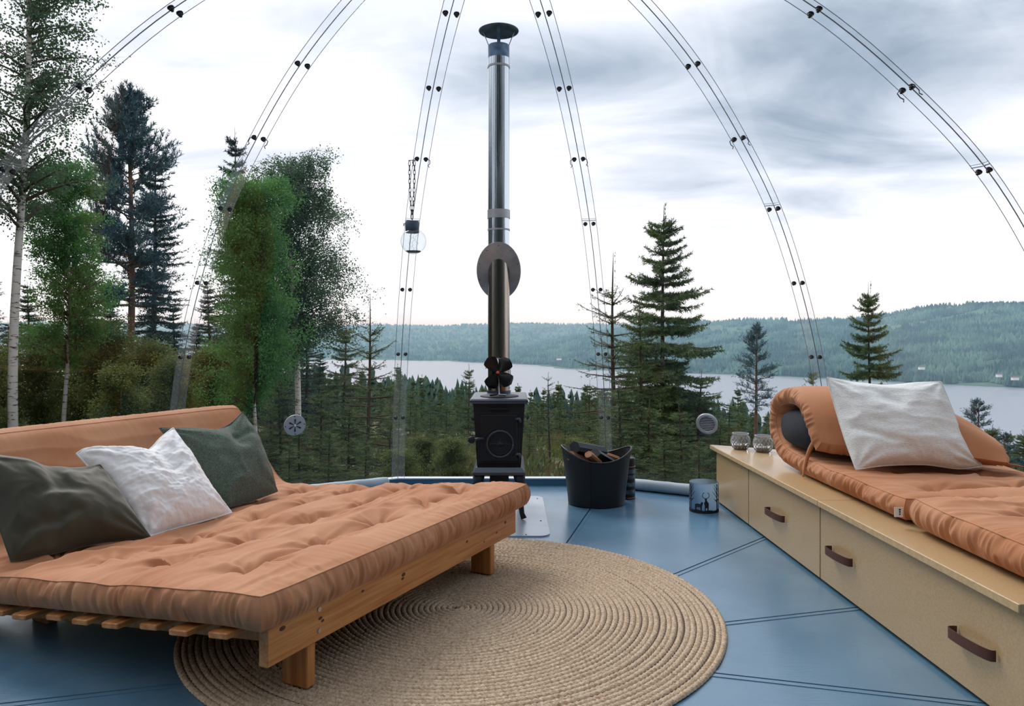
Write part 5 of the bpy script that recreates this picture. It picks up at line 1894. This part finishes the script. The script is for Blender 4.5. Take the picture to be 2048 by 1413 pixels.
for px, ty, Z in ((1240, 760, 9.5), (1300, 800, 9.2), (1360, 810, 9.5), (1440, 830, 10.5), (1330, 860, 8.4), (1400, 880, 8.2), (1270, 880, 8.2), (1460, 800, 14)):
    tree('young', px, ty, Z, 'low bushy spruce at the foot of the large layered spruce', 'low spruces under the large spruce', wide=1.5)
for px, ty, Z in ((1560, 800, 40), (1600, 830, 30), (1900, 850, 42), (1930, 870, 30), (1985, 850, 34), (2010, 872, 28), (2045, 860, 36), (2080, 850, 40), (1650, 850, 34), (1970, 900, 22), (2040, 920, 20), (1940, 930, 18), (2100, 900, 24)):
    tree('small_pine' if int(px) % 2 == 0 else 'full', px, ty, Z, 'small tree on the slope at the right edge above the bench', 'trees at the right edge', wide=1.3)
for px, ty, Z in ((1150, 905, 10.0), (905, 905, 9.5), (845, 900, 10.5), (800, 915, 9.0)):
    tree('bush', px, ty, Z, 'low yellowish bush just outside the panel behind the stove', 'low bushes behind the stove', wide=1.5)
# heather and seedlings on the ground outside: nobody could count them
n_u = 26000
du = rng.uniform(4.2, 26, n_u)
tu = np.radians(rng.uniform(-60, 60, n_u))
pu = np.stack([du * np.sin(tu), du * np.cos(tu)], -1)
kp = fbm(pu[:, 0] * 0.7, pu[:, 1] * 0.7, 3) > -0.35
pu, du = pu[kp], du[kp]
pz = terr(pu[:, 0], pu[:, 1])
P0 = np.column_stack([pu, pz - 0.02])
VH = []
for q in range(3):
    dd = rng.normal(0, 0.5, P0.shape) + np.array([0, 0, 1.0])
    dd /= np.linalg.norm(dd, axis=1)[:, None]
    ww = np.cross(dd, rng.normal(0, 1, P0.shape))
    ww /= np.linalg.norm(ww, axis=1)[:, None]
    hh_ = rng.uniform(0.10, 0.34, (len(P0), 1))
    bs = P0 + rng.normal(0, 0.06, P0.shape) * np.array([1, 1, 0])
    VH.append(np.stack([bs - ww * 0.03, bs + ww * 0.03, bs + dd * hh_], 1).reshape(-1, 3))
VH = np.vstack(VH)
und = mk('undergrowth', VH, np.arange(len(VH)).reshape(-1, 3), M['heather'])
tag(und, 'heather and low green undergrowth on the ground outside the dome', 'undergrowth', None, 'stuff')
# spruces further down the slope, up to where the forest merges
for k in range(170):
    d_ = math.exp(random.uniform(math.log(48), math.log(165)))
    t_ = math.radians(random.uniform(-24, 42))
    x, y = d_ * math.sin(t_), d_ * math.cos(t_)
    hgt = random.uniform(5.5, 10.5) if d_ > 85 else random.uniform(2.5, 5.5)
    o = thing('spruce_tree', 'spruce of the dark forest on the slope below the dome', 'tree', (x, y, float(terr(x, y)) - 0.1), 'forest spruces on the slope')
    o.rotation_euler = (0, 0, random.uniform(0, 6.28))
    o.scale = (hgt / 9 * 1.15, hgt / 9 * 1.15, hgt / 9)
    for nm_, me in PROTO['slope']:
        c = bpy.data.objects.new(nm_, me)
        COL.objects.link(c)
        c.parent = o
# the forest goes on to the left of the frame
for k in range(26):
    t_ = math.radians(-44 - 3.2 * (k % 18) - random.uniform(0, 2))
    d_ = random.uniform(14, 19) + 5 * (k // 18)
    x, y = d_ * math.sin(t_), d_ * math.cos(t_)
    o = thing('spruce_tree', 'spruce of the forest edge beyond the left side of the dome', 'tree', (x, y, float(terr(x, y)) - 0.1), 'spruces of the left forest edge')
    o.rotation_euler = (0, 0, k * 0.9)
    s_ = 0.8 + 0.12 * (k % 4)
    o.scale = (s_ * 1.3, s_ * 1.3, s_)
    for nm_, me in PROTO['narrow']:
        c = bpy.data.objects.new(nm_, me)
        COL.objects.link(c)
        c.parent = o
# unseen spruces behind the viewer, added and enlarged to darken the pipe's reflection
for k, (x, y) in enumerate(((-9, -10), (-5, -11), (-2, -9.5), (1, -11), (4, -9.5), (7, -11), (10, -9), (13, -6), (-12, -7), (-15, -1), (3, -15), (-6, -15), (0, -16), (9, -14), (-11, -13))):
    o = thing('spruce_tree', 'unseen spruce behind the dome door, enlarged to darken the pipe reflection', 'tree', (x, y, float(terr(x, y)) - 0.1), 'unseen spruces behind the door')
    o.rotation_euler = (0, 0, k * 1.3)
    s_ = 1.35 + 0.15 * (k % 4)
    o.scale = (s_ * 1.5, s_ * 1.5, s_)
    for nm_, me in PROTO['narrow']:
        c = bpy.data.objects.new(nm_, me)
        COL.objects.link(c)
        c.parent = o
